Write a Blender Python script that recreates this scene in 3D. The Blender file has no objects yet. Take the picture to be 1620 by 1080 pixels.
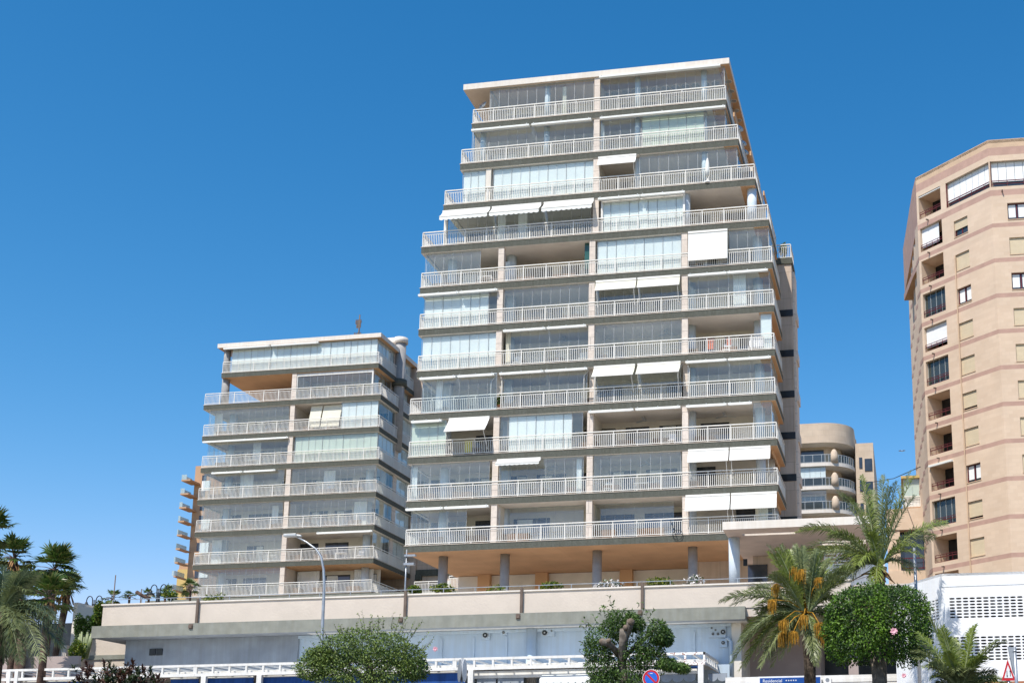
import bpy, bmesh, math, random
from mathutils import Vector, Matrix
random.seed(7)
S = bpy.context.scene
COL = S.collection
# ------------------------------------------------------------------ camera
EYE = Vector((0, 0, 1.6))
R0 = (0.9870039691414253, 0.1605552978829964, -0.006720209875796989)
R1 = (-0.038523768138326246, 0.1958084120809904, -0.9798851897272177)
R2 = (-0.15600988490315912, 0.9674094593707586, 0.19944887498424177)
F, PX, PY = 1946.0179, 1117.7856, 859.2087
cd = bpy.data.cameras.new('camera'); cam = bpy.data.objects.new('camera', cd); COL.objects.link(cam)
cam.matrix_world = Matrix(((R0[0], -R1[0], -R2[0], EYE[0]), (R0[1], -R1[1], -R2[1], EYE[1]), (R0[2], -R1[2], -R2[2], EYE[2]), (0, 0, 0, 1)))
cd.sensor_width = 36; cd.lens = F / 1620 * 36
cd.shift_x = (810 - PX) / 1620; cd.shift_y = (PY - 540) / 1620
cd.clip_start = .5; cd.clip_end = 6000
S.camera = cam

# survey helpers: a measured direction from the viewpoint meets a known plane
def ray(x, y):
    a, b = (x - PX) / F, (y - PY) / F
    return Vector([a * R0[i] + b * R1[i] + R2[i] for i in range(3)])
def onY(x, y, Y):
    d = ray(x, y); return EYE + d * (Y / d.y)
def onZ(x, y, Z):
    d = ray(x, y); return EYE + d * ((Z - 1.6) / d.z)
def proj(p):
    q = Vector(p) - EYE; c = [sum(R[i] * q[i] for i in range(3)) for R in (R0, R1, R2)]
    return PX + F * c[0] / c[2], PY + F * c[1] / c[2]
def xf(px, z, Y):
    x = 0
    y = 500
    for _ in range(4):
        x = onY(px, y, Y).x; y = proj((x, Y, z))[1]
    return x

# ------------------------------------------------------------------ sky and sun
SD = Vector((0.20, 0.54, -0.82)).normalized()          # direction the sunlight travels
W = bpy.data.worlds.new("World"); S.world = W; W.use_nodes = True
nt = W.node_tree; nt.nodes.clear()
sky = nt.nodes.new('ShaderNodeTexSky'); sky.sky_type = 'NISHITA'; sky.sun_disc = False
sky.sun_elevation = math.asin(-SD.z); sky.sun_rotation = math.atan2(-SD.x, -SD.y)
sky.altitude = 0; sky.air_density = 1.0; sky.dust_density = 0.25; sky.ozone_density = 2.2
bg = nt.nodes.new('ShaderNodeBackground'); bg.inputs[1].default_value = 0.13
hs = nt.nodes.new('ShaderNodeHueSaturation'); hs.inputs['Saturation'].default_value = 1.22
out = nt.nodes.new('ShaderNodeOutputWorld')
sp = nt.nodes.new('ShaderNodeSeparateColor'); cb = nt.nodes.new('ShaderNodeCombineColor')
pw = nt.nodes.new('ShaderNodeMath'); pw.operation = 'POWER'; pw.inputs[1].default_value = 1.79
ml = nt.nodes.new('ShaderNodeMath'); ml.operation = 'MULTIPLY'; ml.inputs[1].default_value = .58
nt.links.new(sky.outputs[0], hs.inputs['Color']); nt.links.new(hs.outputs[0], sp.inputs[0]); nt.links.new(sp.outputs[0], pw.inputs[0]); nt.links.new(pw.outputs[0], ml.inputs[0])
mg = nt.nodes.new('ShaderNodeMath'); mg.operation = 'MULTIPLY'; mg.inputs[1].default_value = .88; mn = nt.nodes.new('ShaderNodeMath'); mn.operation = 'MINIMUM'
nt.links.new(sp.outputs[1], mg.inputs[0]); nt.links.new(ml.outputs[0], mn.inputs[0]); nt.links.new(mg.outputs[0], mn.inputs[1])
nt.links.new(mn.outputs[0], cb.inputs[0]); gg = nt.nodes.new('ShaderNodeMath'); gg.operation = 'POWER'; gg.inputs[1].default_value = 1.07; nt.links.new(sp.outputs[1], gg.inputs[0])
g2 = nt.nodes.new('ShaderNodeMath'); g2.operation = 'MULTIPLY'; g2.inputs[1].default_value = .885; nt.links.new(gg.outputs[0], g2.inputs[0])
b2 = nt.nodes.new('ShaderNodeMath'); b2.operation = 'MULTIPLY'; b2.inputs[1].default_value = 1.02; nt.links.new(sp.outputs[2], b2.inputs[0])
nt.links.new(g2.outputs[0], cb.inputs[1]); nt.links.new(b2.outputs[0], cb.inputs[2]); nt.links.new(cb.outputs[0], bg.inputs[0]); nt.links.new(bg.outputs[0], out.inputs[0])
ld = bpy.data.lights.new('sun', 'SUN'); ld.energy = 4.2; ld.angle = math.radians(.53); ld.color = (1, .95, .87)
sun = bpy.data.objects.new('sun', ld); COL.objects.link(sun); sun.rotation_euler = SD.to_track_quat('-Z', 'Y').to_euler()
sun.location = (0, 0, 80)
S.view_settings.view_transform = 'Standard'; S.view_settings.look = 'None'; S.view_settings.exposure = 0.38; S.view_settings.gamma = 1
S.cycles.max_bounces = 8; S.cycles.transparent_max_bounces = 24; S.cycles.diffuse_bounces = 4

# ------------------------------------------------------------------ materials
def mat(name, col, rough=.8, var=.12, scale=3, bump=0, bscale=40, metal=0, spec=.3, col2=None, trans=0, streak=0, brick=None, stops=(.35,.68)):
    m = bpy.data.materials.new(name); m.use_nodes = True; n = m.node_tree.nodes; l = m.node_tree.links
    b = n['Principled BSDF']; b.inputs['Roughness'].default_value = rough; b.inputs['Metallic'].default_value = metal
    b.inputs['Specular IOR Level'].default_value = spec
    tc = n.new('ShaderNodeTexCoord'); nz = n.new('ShaderNodeTexNoise'); nz.inputs['Scale'].default_value = scale; nz.inputs['Detail'].default_value = 6
    l.new(tc.outputs['Object'], nz.inputs['Vector'])
    cr = n.new('ShaderNodeValToRGB'); c2 = col2 or tuple(c * (1 - 2 * var) for c in col)
    cr.color_ramp.elements[0].position = stops[0]; cr.color_ramp.elements[1].position = stops[1]
    cr.color_ramp.elements[0].color = (*c2, 1); cr.color_ramp.elements[1].color = (*[min(1, c * (1 + var * .5)) for c in col], 1)
    l.new(nz.outputs['Fac'], cr.inputs['Fac']); last = cr.outputs[0]
    if streak:
        mp = n.new('ShaderNodeMapping'); mp.inputs['Scale'].default_value = (2.2, 2.2, .12); l.new(tc.outputs['Object'], mp.inputs[0])
        n2 = n.new('ShaderNodeTexNoise'); n2.inputs['Scale'].default_value = 2.5; n2.inputs['Detail'].default_value = 5; l.new(mp.outputs[0], n2.inputs['Vector'])
        r2 = n.new('ShaderNodeValToRGB'); r2.color_ramp.elements[0].position = .38; r2.color_ramp.elements[1].position = .62
        g = 1 - streak; r2.color_ramp.elements[0].color = (g, g * .98, g * .95, 1); r2.color_ramp.elements[1].color = (1, 1, 1, 1)
        l.new(n2.outputs['Fac'], r2.inputs['Fac'])
        mx = n.new('ShaderNodeMix'); mx.data_type = 'RGBA'; mx.blend_type = 'MULTIPLY'; mx.inputs[0].default_value = 1
        l.new(last, mx.inputs[6]); l.new(r2.outputs[0], mx.inputs[7]); last = mx.outputs[2]
    if brick:
        mp = n.new('ShaderNodeMapping'); mp.inputs['Rotation'].default_value = (math.radians(90), 0, 0); l.new(tc.outputs['Object'], mp.inputs[0])
        bt = n.new('ShaderNodeTexBrick'); bt.inputs['Scale'].default_value = 1; bt.inputs['Brick Width'].default_value = brick[0]; bt.inputs['Row Height'].default_value = brick[1]
        bt.inputs['Mortar Size'].default_value = brick[2]; bt.inputs['Color1'].default_value = (1, 1, 1, 1); bt.inputs['Color2'].default_value = (.94, .92, .9, 1)
        bt.inputs['Mortar'].default_value = (brick[3],) * 3 + (1,); l.new(mp.outputs[0], bt.inputs['Vector'])
        mx = n.new('ShaderNodeMix'); mx.data_type = 'RGBA'; mx.blend_type = 'MULTIPLY'; mx.inputs[0].default_value = 1
        l.new(last, mx.inputs[6]); l.new(bt.outputs[0], mx.inputs[7]); last = mx.outputs[2]
    l.new(last, b.inputs['Base Color'])
    if bump:
        nb = n.new('ShaderNodeTexNoise'); nb.inputs['Scale'].default_value = bscale; nb.inputs['Detail'].default_value = 3; l.new(tc.outputs['Object'], nb.inputs['Vector'])
        bm = n.new('ShaderNodeBump'); bm.inputs['Strength'].default_value = bump; bm.inputs['Distance'].default_value = .03
        l.new(nb.outputs['Fac'], bm.inputs['Height']); l.new(bm.outputs[0], b.inputs['Normal'])
    if trans:
        t = n.new('ShaderNodeBsdfTranslucent'); l.new(last, t.inputs[0]); ms = n.new('ShaderNodeMixShader'); ms.inputs[0].default_value = trans
        l.new(b.outputs[0], ms.inputs[1]); l.new(t.outputs[0], ms.inputs[2]); l.new(ms.outputs[0], n['Material Output'].inputs[0])
    return m
def glassmat(name, tint=(.92, .955, .94), refl=.03, haze=.10):
    m = bpy.data.materials.new(name); m.use_nodes = True; n = m.node_tree.nodes; l = m.node_tree.links; n.clear()
    t = n.new('ShaderNodeBsdfTransparent'); t.inputs[0].default_value = (*tint, 1)
    g = n.new('ShaderNodeBsdfGlossy'); g.inputs['Roughness'].default_value = .03; g.inputs[0].default_value = (.92, 1, 1, 1)
    d = n.new('ShaderNodeBsdfDiffuse'); d.inputs[0].default_value = (.60, .70, .67, 1)
    f = n.new('ShaderNodeLayerWeight'); f.inputs[0].default_value = .5
    pw = n.new('ShaderNodeMath'); pw.operation = 'POWER'; pw.inputs[1].default_value = 4; l.new(f.outputs['Facing'], pw.inputs[0])
    a = n.new('ShaderNodeMath'); a.operation = 'MULTIPLY_ADD'; a.use_clamp = True; a.inputs[1].default_value = .8; a.inputs[2].default_value = .05+refl; l.new(pw.outputs[0], a.inputs[0])
    m1 = n.new('ShaderNodeMixShader'); m1.inputs[0].default_value = haze; l.new(t.outputs[0], m1.inputs[1]); l.new(d.outputs[0], m1.inputs[2])
    m2 = n.new('ShaderNodeMixShader'); l.new(a.outputs[0], m2.inputs[0]); l.new(m1.outputs[0], m2.inputs[1]); l.new(g.outputs[0], m2.inputs[2])
    o = n.new('ShaderNodeOutputMaterial'); l.new(m2.outputs[0], o.inputs[0]); return m
M = dict(
    slab=mat('pebble_concrete', (.112, .116, .096), .9, .10, 9, .4, 60, streak=.12),
    canopy=mat('canopy_render', (.62, .50, .42), .9, .05, 1.2, .1, 10),
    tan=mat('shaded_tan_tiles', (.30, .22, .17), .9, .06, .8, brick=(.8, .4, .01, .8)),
    rsoff=mat('roof_soffit_render', (.72, .58, .45), .9, .04, .8),
    lip=mat('cream_edge', (.60, .52, .44), .8, .1),
    ceil=mat('ceiling_plaster', (.80, .74, .66), .9, .05, .8),
    peach=mat('peach_and_sun_bounce', (.66, .40, .22), .9, .06, .6, brick=(2.1, 2.1, .012, .8)),  # on soffits, warm sun bounce from the terrace is put into this colour
    pillar=mat('travertine_cladding', (.70, .61, .53), .8, .06, 4, brick=(3, .92, .02, .62)),
    travert=mat('travertine_wall', (.60, .48, .39), .85, .08, .6, .2, 20, brick=(1.5, 2.0, .02, .7), streak=.08),
    wall=mat('cream_render', (.74, .68, .59), .9, .06, 1),
    white=mat('white_paint', (.78, .77, .74), .5, .05, 2, streak=.08),
    rail=mat('white_railing_paint', (.80, .77, .71), .4, .04, 1),
    col=mat('pale_blue_column_paint', (.62, .69, .75), .6, .06, 2),
    dcol=mat('grey_column_render', (.34, .33, .32), .8, .08, 2, .2, 30),
    glass=glassmat('balcony_glass'),
    glassr=glassmat('dark_glass', (.45, .5, .5), .0, .06), glassf=glassmat('pale_rail_glass', (.8, .85, .85), .05, .45),
    curt=mat('white_blind', (.84, .85, .84), .8, .03, .7),
    ycurt=mat('greenish_blind', (.62, .66, .56), .8, .04, 1.2),
    cream=mat('cream_canvas', (.82, .79, .66), .8, .03, 2, trans=.15),
    awn=mat('white_canvas', (.86, .86, .82), .8, .02, 2, trans=.15),
    alum=mat('aluminium', (.50, .51, .50), .4, .06, 2, metal=.3),
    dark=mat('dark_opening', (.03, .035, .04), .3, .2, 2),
    dwin=mat('dark_window_pane', (.035, .045, .055), .08, .2, 1, spec=.8),
    green=mat('dark_green_glass', (.03, .10, .08), .2, .2, 1, spec=.6),
    roof=mat('roof_edge_cream', (.74, .68, .61), .8, .04, 1.5, streak=.05),
    podium=mat('podium_cream_render', (.605, .525, .445), .9, .03, 1.3, .35, 8),
    ledge=mat('podium_grey_ledge', (.255, .26, .225), .9, .08, 2, .4, 30, streak=.05),
    conc=mat('raw_concrete', (.31, .345, .39), .9, .08, 1.2, .2, 12, streak=.08),
    bluew=mat('pale_blue_render', (.50, .60, .70), .8, .03, 1.2, .15, 8, streak=.05),
    pink=mat('pinkish_render', (.42, .34, .31), .9, .06, .8, .2, 10),
    rbw=mat('peach_brick_facade', (.69, .535, .40), .9, .04, .5, .15, 14, brick=(.6, .3, .012, .93)),
    rbs=mat('rose_brick_band', (.49, .315, .25), .9, .06, 1.5, .1, 14),
    rbt=mat('sand_brick_parapet', (.60, .43, .29), .9, .06, 1.2),
    red=mat('dark_red_frame', (.13, .02, .025), .5, .1, 2),
    shut=mat('cream_roller_shutter', (.70, .58, .40), .7, .03, 2, brick=(30, .07, .02, .8)),
    sand=mat('sandstone_cladding', (.64, .51, .385), .9, .06, .8, .15, 8, brick=(1.4, .7, .02, .86)),
    orange=mat('orange_render', (.50, .31, .19), .9, .05, .4),
    ochre=mat('ochre_render', (.58, .42, .17), .9, .05, .4),
    blue=mat('navy_awning_canvas', (.02, .09, .33), .7, .15, 1.5, streak=.25),
    rust=mat('rusted_steel', (.80, .80, .78), .7, .05, 14, .2, 30, col2=(.28, .08, .02), stops=(.40, .46)),
    metal=mat('galvanised_steel', (.42, .44, .46), .4, .1, 3, metal=.6),
    dmetal=mat('black_lamp_iron', (.02, .025, .03), .4, .1, 3),
    brown=mat('brown_pipe', (.15, .11, .085), .6, .1, 3),
    parking=mat('parking_white_render', (.82, .83, .84), .8, .02, .8, .1, 6, streak=.03),
    signr=mat('sign_red', (.55, .02, .03), .4, .1, 2), signb=mat('sign_blue', (.02, .14, .62), .4, .1, 2), signw=mat('sign_white', (.8, .8, .8), .4, .05, 2),
    black=mat('sign_black', (.01, .01, .01), .5, .1, 2),
    board=mat('board_blue', (.01, .07, .30), .4, .1, 2),
    asphalt=mat('asphalt', (.05, .05, .05), .9, .2, 3, .4, 80), pave=mat('paving', (.50, .46, .42), .9, .1, 2, .2, 20, brick=(.4, .4, .01, .7)),
    soil=mat('dry_ground', (.25, .20, .14), .95, .2, .3),
    trunk=mat('tree_bark', (.20, .17, .14), .95, .3, 4, .8, 12), ptrunk=mat('palm_trunk_bark', (.10, .075, .055), .95, .4, 6, 1, 10), wtrunk=mat('fan_palm_bark', (.13, .08, .06), .95, .3, 4, .8, 10),
    towel=mat('orange_towel', (.75, .16, .06), .8, .15, 6), ytowel=mat('yellow_towel', (.72, .66, .12), .8, .1, 6),
    dish=mat('dish_white', (.75, .74, .72), .5, .05, 2), flower=mat('pink_petals', (.80, .42, .48), .6, .1, 8), wflower=mat('white_petals', (.8, .75, .72), .6, .1, 8),
    fruit=mat('orange_dates', (.62, .32, .03), .6, .3, 9, trans=.2), dry=mat('dry_frond', (.42, .24, .11), .8, .25, 5), terracotta=mat('terracotta', (.4, .16, .08), .8, .1, 3),
    wood=mat('brown_furniture', (.16, .09, .05), .6, .2, 3),
)
def leafm(name, c, c2, tr=.3, rough=.45, scale=2.2): return mat(name, c, rough, .2, scale, col2=c2, trans=tr, spec=.4)
M['lf1'] = leafm('ficus_leaf_bright', (.14, .26, .02), (.075, .15, .012)); M['lf2'] = leafm('ficus_leaf_dark', (.045, .095, .012), (.025, .055, .01))
M['lh1'] = leafm('shrub_leaf_olive', (.24, .32, .07), (.14, .20, .045)); M['lh2'] = leafm('shrub_leaf_dark', (.08, .13, .03), (.045, .08, .02))
M['lr1'] = leafm('reddish_leaf', (.10, .05, .03), (.06, .025, .018)); M['lr2'] = leafm('dark_olive_leaf', (.04, .06, .015), (.02, .03, .01))
M['pf1'] = leafm('palm_leaflet_green', (.27, .32, .07), (.15, .20, .04), .25, .4, 1.5); M['pf2'] = leafm('palm_leaflet_greyish', (.26, .29, .12), (.14, .17, .07), .25, .4, 1.5)
M['pf3'] = leafm('palm_leaflet_dark', (.12, .16, .08), (.055, .08, .035), .15, .4, 1.5); M['fp'] = leafm('fan_leaf_green', (.10, .17, .03), (.03, .06, .012), .25, .4, 1.0); M['fpy'] = leafm('fan_leaf_yellowish', (.20, .21, .05), (.10, .11, .03), .25, .4, 1)
M['hib'] = leafm('hibiscus_leaf', (.12,.20,.04), (.07,.13,.025)); M['hedge'] = leafm('hedge_leaf', (.07, .15, .02), (.03, .07, .012)); M['yl'] = leafm('yellow_green_leaf', (.30, .32, .03), (.14, .18, .02)); M['agave'] = leafm('agave_leaf', (.28, .32, .16), (.14, .18, .08), .1)

# ------------------------------------------------------------------ mesh helpers
class MB:
    def __init__(s): s.v, s.f, s.m, s.sm = [], [], [], []
    def quad(s, a, b, c, d, m=0): i = len(s.v); s.v += [tuple(a), tuple(b), tuple(c), tuple(d)]; s.f.append((i, i+1, i+2, i+3)); s.m.append(m); s.sm.append(0)
    def tri(s, a, b, c, m=0): i = len(s.v); s.v += [tuple(a), tuple(b), tuple(c)]; s.f.append((i, i+1, i+2)); s.m.append(m); s.sm.append(0)
    def box(s, x0, x1, y0, y1, z0, z1, m=0, bot=None, top=None):
        i = len(s.v)
        s.v += [(x0,y0,z0),(x1,y0,z0),(x1,y1,z0),(x0,y1,z0),(x0,y0,z1),(x1,y0,z1),(x1,y1,z1),(x0,y1,z1)]
        for q, mm in (((3,2,1,0), m if bot is None else bot), ((4,5,6,7), m if top is None else top), ((0,1,5,4), m), ((1,2,6,5), m), ((2,3,7,6), m), ((3,0,4,7), m)):
            s.f.append(tuple(i+k for k in q)); s.m.append(mm); s.sm.append(0)
    def obox(s, c, ux, uy, uz, m=0):                       # oriented box: centre and half axes
        c, ux, uy, uz = map(Vector, (c, ux, uy, uz)); i = len(s.v)
        for sz in (-1, 1):
            for sx, sy in ((-1,-1),(1,-1),(1,1),(-1,1)): s.v.append(tuple(c + ux*sx + uy*sy + uz*sz))
        for q in ((3,2,1,0),(4,5,6,7),(0,1,5,4),(1,2,6,5),(2,3,7,6),(3,0,4,7)): s.f.append(tuple(i+k for k in q)); s.m.append(m); s.sm.append(0)
    def bar(s, a, b, r, m=0, r2=None):                      # square bar between two points
        a, b = Vector(a), Vector(b); d = (b - a)
        u = d.cross(Vector((0,0,1)));
        if u.length < 1e-4: u = Vector((1,0,0))
        u.normalize(); w = d.cross(u).normalized(); s.obox((a+b)/2, u*r, w*(r2 or r), d/2, m)
    def tube(s, pts, rad, n=8, m=0, cap=True):
        pts = [Vector(p) for p in pts]; rad = rad if isinstance(rad, (list, tuple)) else [rad]*len(pts); base = len(s.v); pu = None
        for k, p in enumerate(pts):
            d = (pts[min(k+1, len(pts)-1)] - pts[max(k-1, 0)]).normalized()
            u = (pu - d*pu.dot(d)) if pu else d.cross(Vector((.3,.9,.1)) if abs(d.z) > .9 else Vector((0,0,1)))
            u.normalize(); pu = u; w = d.cross(u)
            for j in range(n):
                t = 2*math.pi*j/n; s.v.append(tuple(p + (u*math.cos(t) + w*math.sin(t))*rad[k]))
        for k in range(len(pts)-1):
            for j in range(n):
                a = base+k*n+j; b = base+k*n+(j+1)%n; s.f.append((a, b, b+n, a+n)); s.m.append(m); s.sm.append(1)
        if cap:
            s.f.append(tuple(base+j for j in range(n))[::-1]); s.m.append(m); s.sm.append(0)
            e = base+(len(pts)-1)*n; s.f.append(tuple(e+j for j in range(n))); s.m.append(m); s.sm.append(0)
    def lathe(s, c, prof, n=16, m=0):                       # profile of (radius, height)
        s.tube([(c[0], c[1], c[2]+h) for r, h in prof], [max(r, .001) for r, h in prof], n, m)
    def prism(s, poly, z0, z1, m=0, bot=None, top=None):    # poly counter-clockwise seen from above
        i = len(s.v); n = len(poly)
        s.v += [(x, y, z0) for x, y in poly] + [(x, y, z1) for x, y in poly]
        for k in range(n): s.f.append((i+k, i+(k+1)%n, i+n+(k+1)%n, i+n+k)); s.m.append(m); s.sm.append(0)
        s.f.append(tuple(i+k for k in range(n))[::-1]); s.m.append(m if bot is None else bot); s.sm.append(0)
        s.f.append(tuple(i+n+k for k in range(n))); s.m.append(m if top is None else top); s.sm.append(0)
    def build(s, name, mats, parent=None, bevel=0):
        me = bpy.data.meshes.new(name)
        org = Vector((0,0,0))
        if parent is None and s.v:
            xs = [p[0] for p in s.v]; ys = [p[1] for p in s.v]; zs = [p[2] for p in s.v]; org = Vector(((min(xs)+max(xs))/2, (min(ys)+max(ys))/2, min(zs)))
            me.from_pydata([(p[0]-org.x, p[1]-org.y, p[2]-org.z) for p in s.v], [], s.f)
        else: me.from_pydata(s.v, [], s.f)
        for mm in (mats if isinstance(mats, (list, tuple)) else [mats]): me.materials.append(mm)
        me.polygons.foreach_set('material_index', s.m); me.polygons.foreach_set('use_smooth', [bool(q) for q in s.sm]); me.update()
        o = bpy.data.objects.new(name, me); COL.objects.link(o); o.location = org
        if parent is not None:
            o.parent = parent; g = parent; off = Vector((0,0,0))
            while g: off += g.location; g = g.parent
            me.transform(Matrix.Translation(-off)) ; o.location = (0,0,0)
        if bevel:
            b = o.modifiers.new('bevel', 'BEVEL'); b.width = bevel; b.segments = 2
        return o
def thing(name, label, cat, loc, group=None):
    o = bpy.data.objects.new(name, None); COL.objects.link(o); o.location = loc; o.empty_display_size = .3
    o['label'] = label; o['category'] = cat
    if group: o['group'] = group
    return o
def tag(o, label, cat, group=None):
    o['label'] = label; o['category'] = cat
    if group: o['group'] = group
    return o
def struct(o): o['kind'] = 'structure'; return o

# ------------------------------------------------------------------ ground
g = MB(); prof = [(-300, 0), (6, 0), (20, 1.6), (42, 4.4), (66, 4.5), (96, 5), (200, 7), (3500, 7)]
xs = [-3000, -300, -120, -60, -20, 20, 60, 300, 3000]
for (ya, za), (yb, zb) in zip(prof, prof[1:]):
    for xa, xb in zip(xs, xs[1:]): g.quad((xa,ya,za),(xb,ya,za),(xb,yb,zb),(xa,yb,zb))
struct(g.build('ground', M['soil']))
g = MB(); g.quad((-120,42.3,4.42),(60,42.3,4.42),(60,54,4.47),(-120,54,4.47)); g.box(-120,60,42.1,42.3,4.3,4.5); struct(g.build('pavement', M['pave']))
g = MB()
for ya, yb in ((7,20),(20,41.5)):
    za, zb = (1.6*(ya-6)/14 if ya < 20 else 1.6), (1.6 if yb == 20 else 4.33)
    g.quad((-120,ya,za+.01),(60,ya,za+.01),(60,yb,zb+.01),(-120,yb,zb+.01))
struct(g.build('road', M['asphalt']))

# ------------------------------------------------------------------ tower kit
def railing(b, x0, x1, Y, z, gaps=(), axis='x', pitch=.125, name='railing', h=1.08):
    m = MB(); L = abs(x1-x0); s = 1 if x1 > x0 else -1
    def bx(a, c, d, e, z0, z1):
        if axis == 'x': m.box(min(a,c), max(a,c), Y+d, Y+e, z0, z1)
        else: m.box(Y+d, Y+e, min(a,c), max(a,c), z0, z1)
    bx(x0, x1, -.035, .035, z+h-.04, z+h+.02); bx(x0, x1, -.02, .02, z+h-.2, z+h-.165); bx(x0, x1, -.02, .02, z+.08, z+.12)
    n = max(1, round(L/pitch))
    for i in range(n+1):
        x = x0 + s*L*i/n
        if any(a-.02 <= x <= c+.02 for a, c in gaps): continue
        bx(x-.016, x+.016, -.016, .016, z+.1, z+h-.18)
    k = max(1, round(L/1.55))
    for i in range(k+1):
        x = x0 + s*L*i/k
        if any(a-.1 <= x <= c+.1 for a, c in gaps): continue
        bx(x-.022, x+.022, -.022, .022, z, z+h-.03)
    return m.build(name, M['rail'], b)
def screen(b, x0, x1, Y, z0, z1, kind, axis='x', pane=.66, frame=False):
    """sliding glass panes, with a blind hung behind them for kind c or y"""
    m = MB(); L = x1-x0
    def bx(a, c, y0, y1, za, zb, mi):
        if axis == 'x': m.box(a, c, y0, y1, za, zb, mi)
        else: m.box(-y1+2*Y, -y0+2*Y, a, c, za, zb, mi)
    n = max(1, round(L/pane)); w = L/n
    for i in range(n):
        a, c = x0+w*i, x0+w*(i+1); j = random.uniform(-.012, .012)
        if axis == 'x': m.quad((a+.008,Y+j,z0),(c-.008,Y-j,z0),(c-.008,Y-j,z1),(a+.008,Y+j,z1), 0)
        else: m.quad((Y+j,a+.008,z0),(Y-j,c-.008,z0),(Y-j,c-.008,z1),(Y+j,a+.008,z1), 0)
    for i in range(n+1): bx(x0+w*i-.007, x0+w*i+.007, Y-.015, Y+.01, z0, z1, 1)
    bx(x0, x1, Y-.03, Y+.03, z1-.05, z1, 1); bx(x0, x1, Y-.03, Y+.03, z0, z0+.05, 1)
    if frame:
        for x in (x0, x1-.14): bx(x, x+.14, Y-.07, Y+.07, z0, z1, 2)
        bx(x0+.14, x1-.14, Y-.07, Y+.07, z1-.3, z1-.051, 2)
    o = m.build('glass_screen', [M['glass'], M['alum'], M['white']], b)
    if kind in 'cy':
        q = MB(); x = x0+.02
        while x < x1-.05:
            ww = min(random.choice([w, w*2, w*2, w*3]), x1-.02-x)
            yy = .06 + random.uniform(0, .03)
            if axis == 'x': q.box(x+.015, x+ww-.015, Y+yy, Y+yy+.006, z0+random.choice([.02, .02, .05]), z1-.06)
            else: q.box(Y-yy-.006, Y-yy, x+.015, x+ww-.015, z0+.02, z1-.06)
            x += ww
        q.build('blind', M['curt'] if kind == 'c' else M['ycurt'], b)
    return o
def cassette(b, x0, x1, Y, z, r=.085, droop=.0):
    m = MB(); zz = z-.17
    m.box(x0, x1, Y-.2, Y+.02, zz-.03, zz+.10, 0)
    m.box(x0+.1, x1-.1, Y-.29, Y-.23, zz-.08, zz+.02, 0)
    for x in (x0+.15, (x0+x1)/2, x1-.15): m.box(x-.03, x+.03, Y-.22, Y+.1, zz+.1, zz+.15, 1)
    return m.build('rolled_awning', [M['awn'], M['alum']], b)
def awning(b, x0, x1, Y, ztop, drop, out, valance=0, fabric='awn', arms=True):
    m = MB(); zt = ztop; zb = ztop-drop; ya = Y-.08; yb = ya-out; n = 10
    for i in range(n):
        a = x0+(x1-x0)*i/n; c = x0+(x1-x0)*(i+1)/n
        for t0, t1 in ((0,.5),(.5,1)):
            s0 = .05*math.sin(t0*math.pi); s1 = .05*math.sin(t1*math.pi)
            m.quad((a, ya-out*t0, zt-drop*t0-s0), (c, ya-out*t0, zt-drop*t0-s0), (c, ya-out*t1, zt-drop*t1-s1), (a, ya-out*t1, zt-drop*t1-s1), 0)
    m.box(x0, x1, yb-.04, yb+.02, zb-.07, zb+.0, 1)
    if valance:
        k = max(2, int((x1-x0)/.32))
        for i in range(k*4):
            u0 = (i % 4)/4; u1 = u0+.25; d0 = valance*(.75+.25*math.sin(u0*math.pi)); d1 = valance*(.75+.25*math.sin(u1*math.pi))
            a = x0+(x1-x0)*i/(k*4); c = x0+(x1-x0)*(i+1)/(k*4)
            m.quad((a,yb-.02,zb-.07),(c,yb-.02,zb-.07),(c,yb-.02,zb-.07-d1),(a,yb-.02,zb-.07-d0), 0)
    if arms:
        for x in (x0+.12, x1-.12): m.bar((x, yb, zb-.03), (x, Y+.06, max(zb-1.1, ztop-2.1)), .014, 1)
    m.box(x0, x1, Y-.12, Y+.04, zt-.02, zt+.12, 1)
    return m.build('awning', [M[fabric], M['rail']], b)
def backwall(b, x0, x1, Y, z0, z1, seed=0, mt='wall'):
    rnd = random.Random(seed); m = MB(); x = x0
    m.box(x0, x1, Y, Y+.2, z0, z1, 0)
    while x < x1-2:
        w = rnd.uniform(1.4, 2.4); t = rnd.random()
        if t < .85:
            m.box(x+.2, x+.4+w, Y-.05, Y-.003, z0+.05, z0+2.15, 1); m.box(x+.1, x+w*.8, Y-1.9, Y-1.0, z0, z0+.75, 4)
            n = 2
            for i in range(n): m.box(x+.46+w/n*i, x+.34+w/n*(i+1)+.04, Y-.07, Y-.052, z0+.12, z0+2.08, 2 if i % 2 and rnd.random() < .1 else (3 if rnd.random() < .3 else 1))
        x += w+.9
    return m.build('inner_wall', [M[mt], M['dwin'], M['alum'], M['curt'], M['wood']], b)
def colm(b, X, Y, r, z0, z1, mt, name='round_column', n=20):
    m = MB(); m.lathe((X, Y, 0), [(r, z0), (r, z1)], n); return m.build(name, M[mt], b)
def fan(b, X, Y, z):
    m = MB(); m.lathe((X,Y,z-.35), [(.02,.35),(.02,.12),(.12,.1),(.12,0)], 8)
    for k in range(3):
        a = k*2.094+.5; m.obox((X+math.cos(a)*.42, Y+math.sin(a)*.42, z-.3), (math.cos(a)*.35, math.sin(a)*.35, 0), (-math.sin(a)*.07, math.cos(a)*.07, .01), (0,0,.008))
    m.build('ceiling_fan', M['alum'], b)

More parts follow.
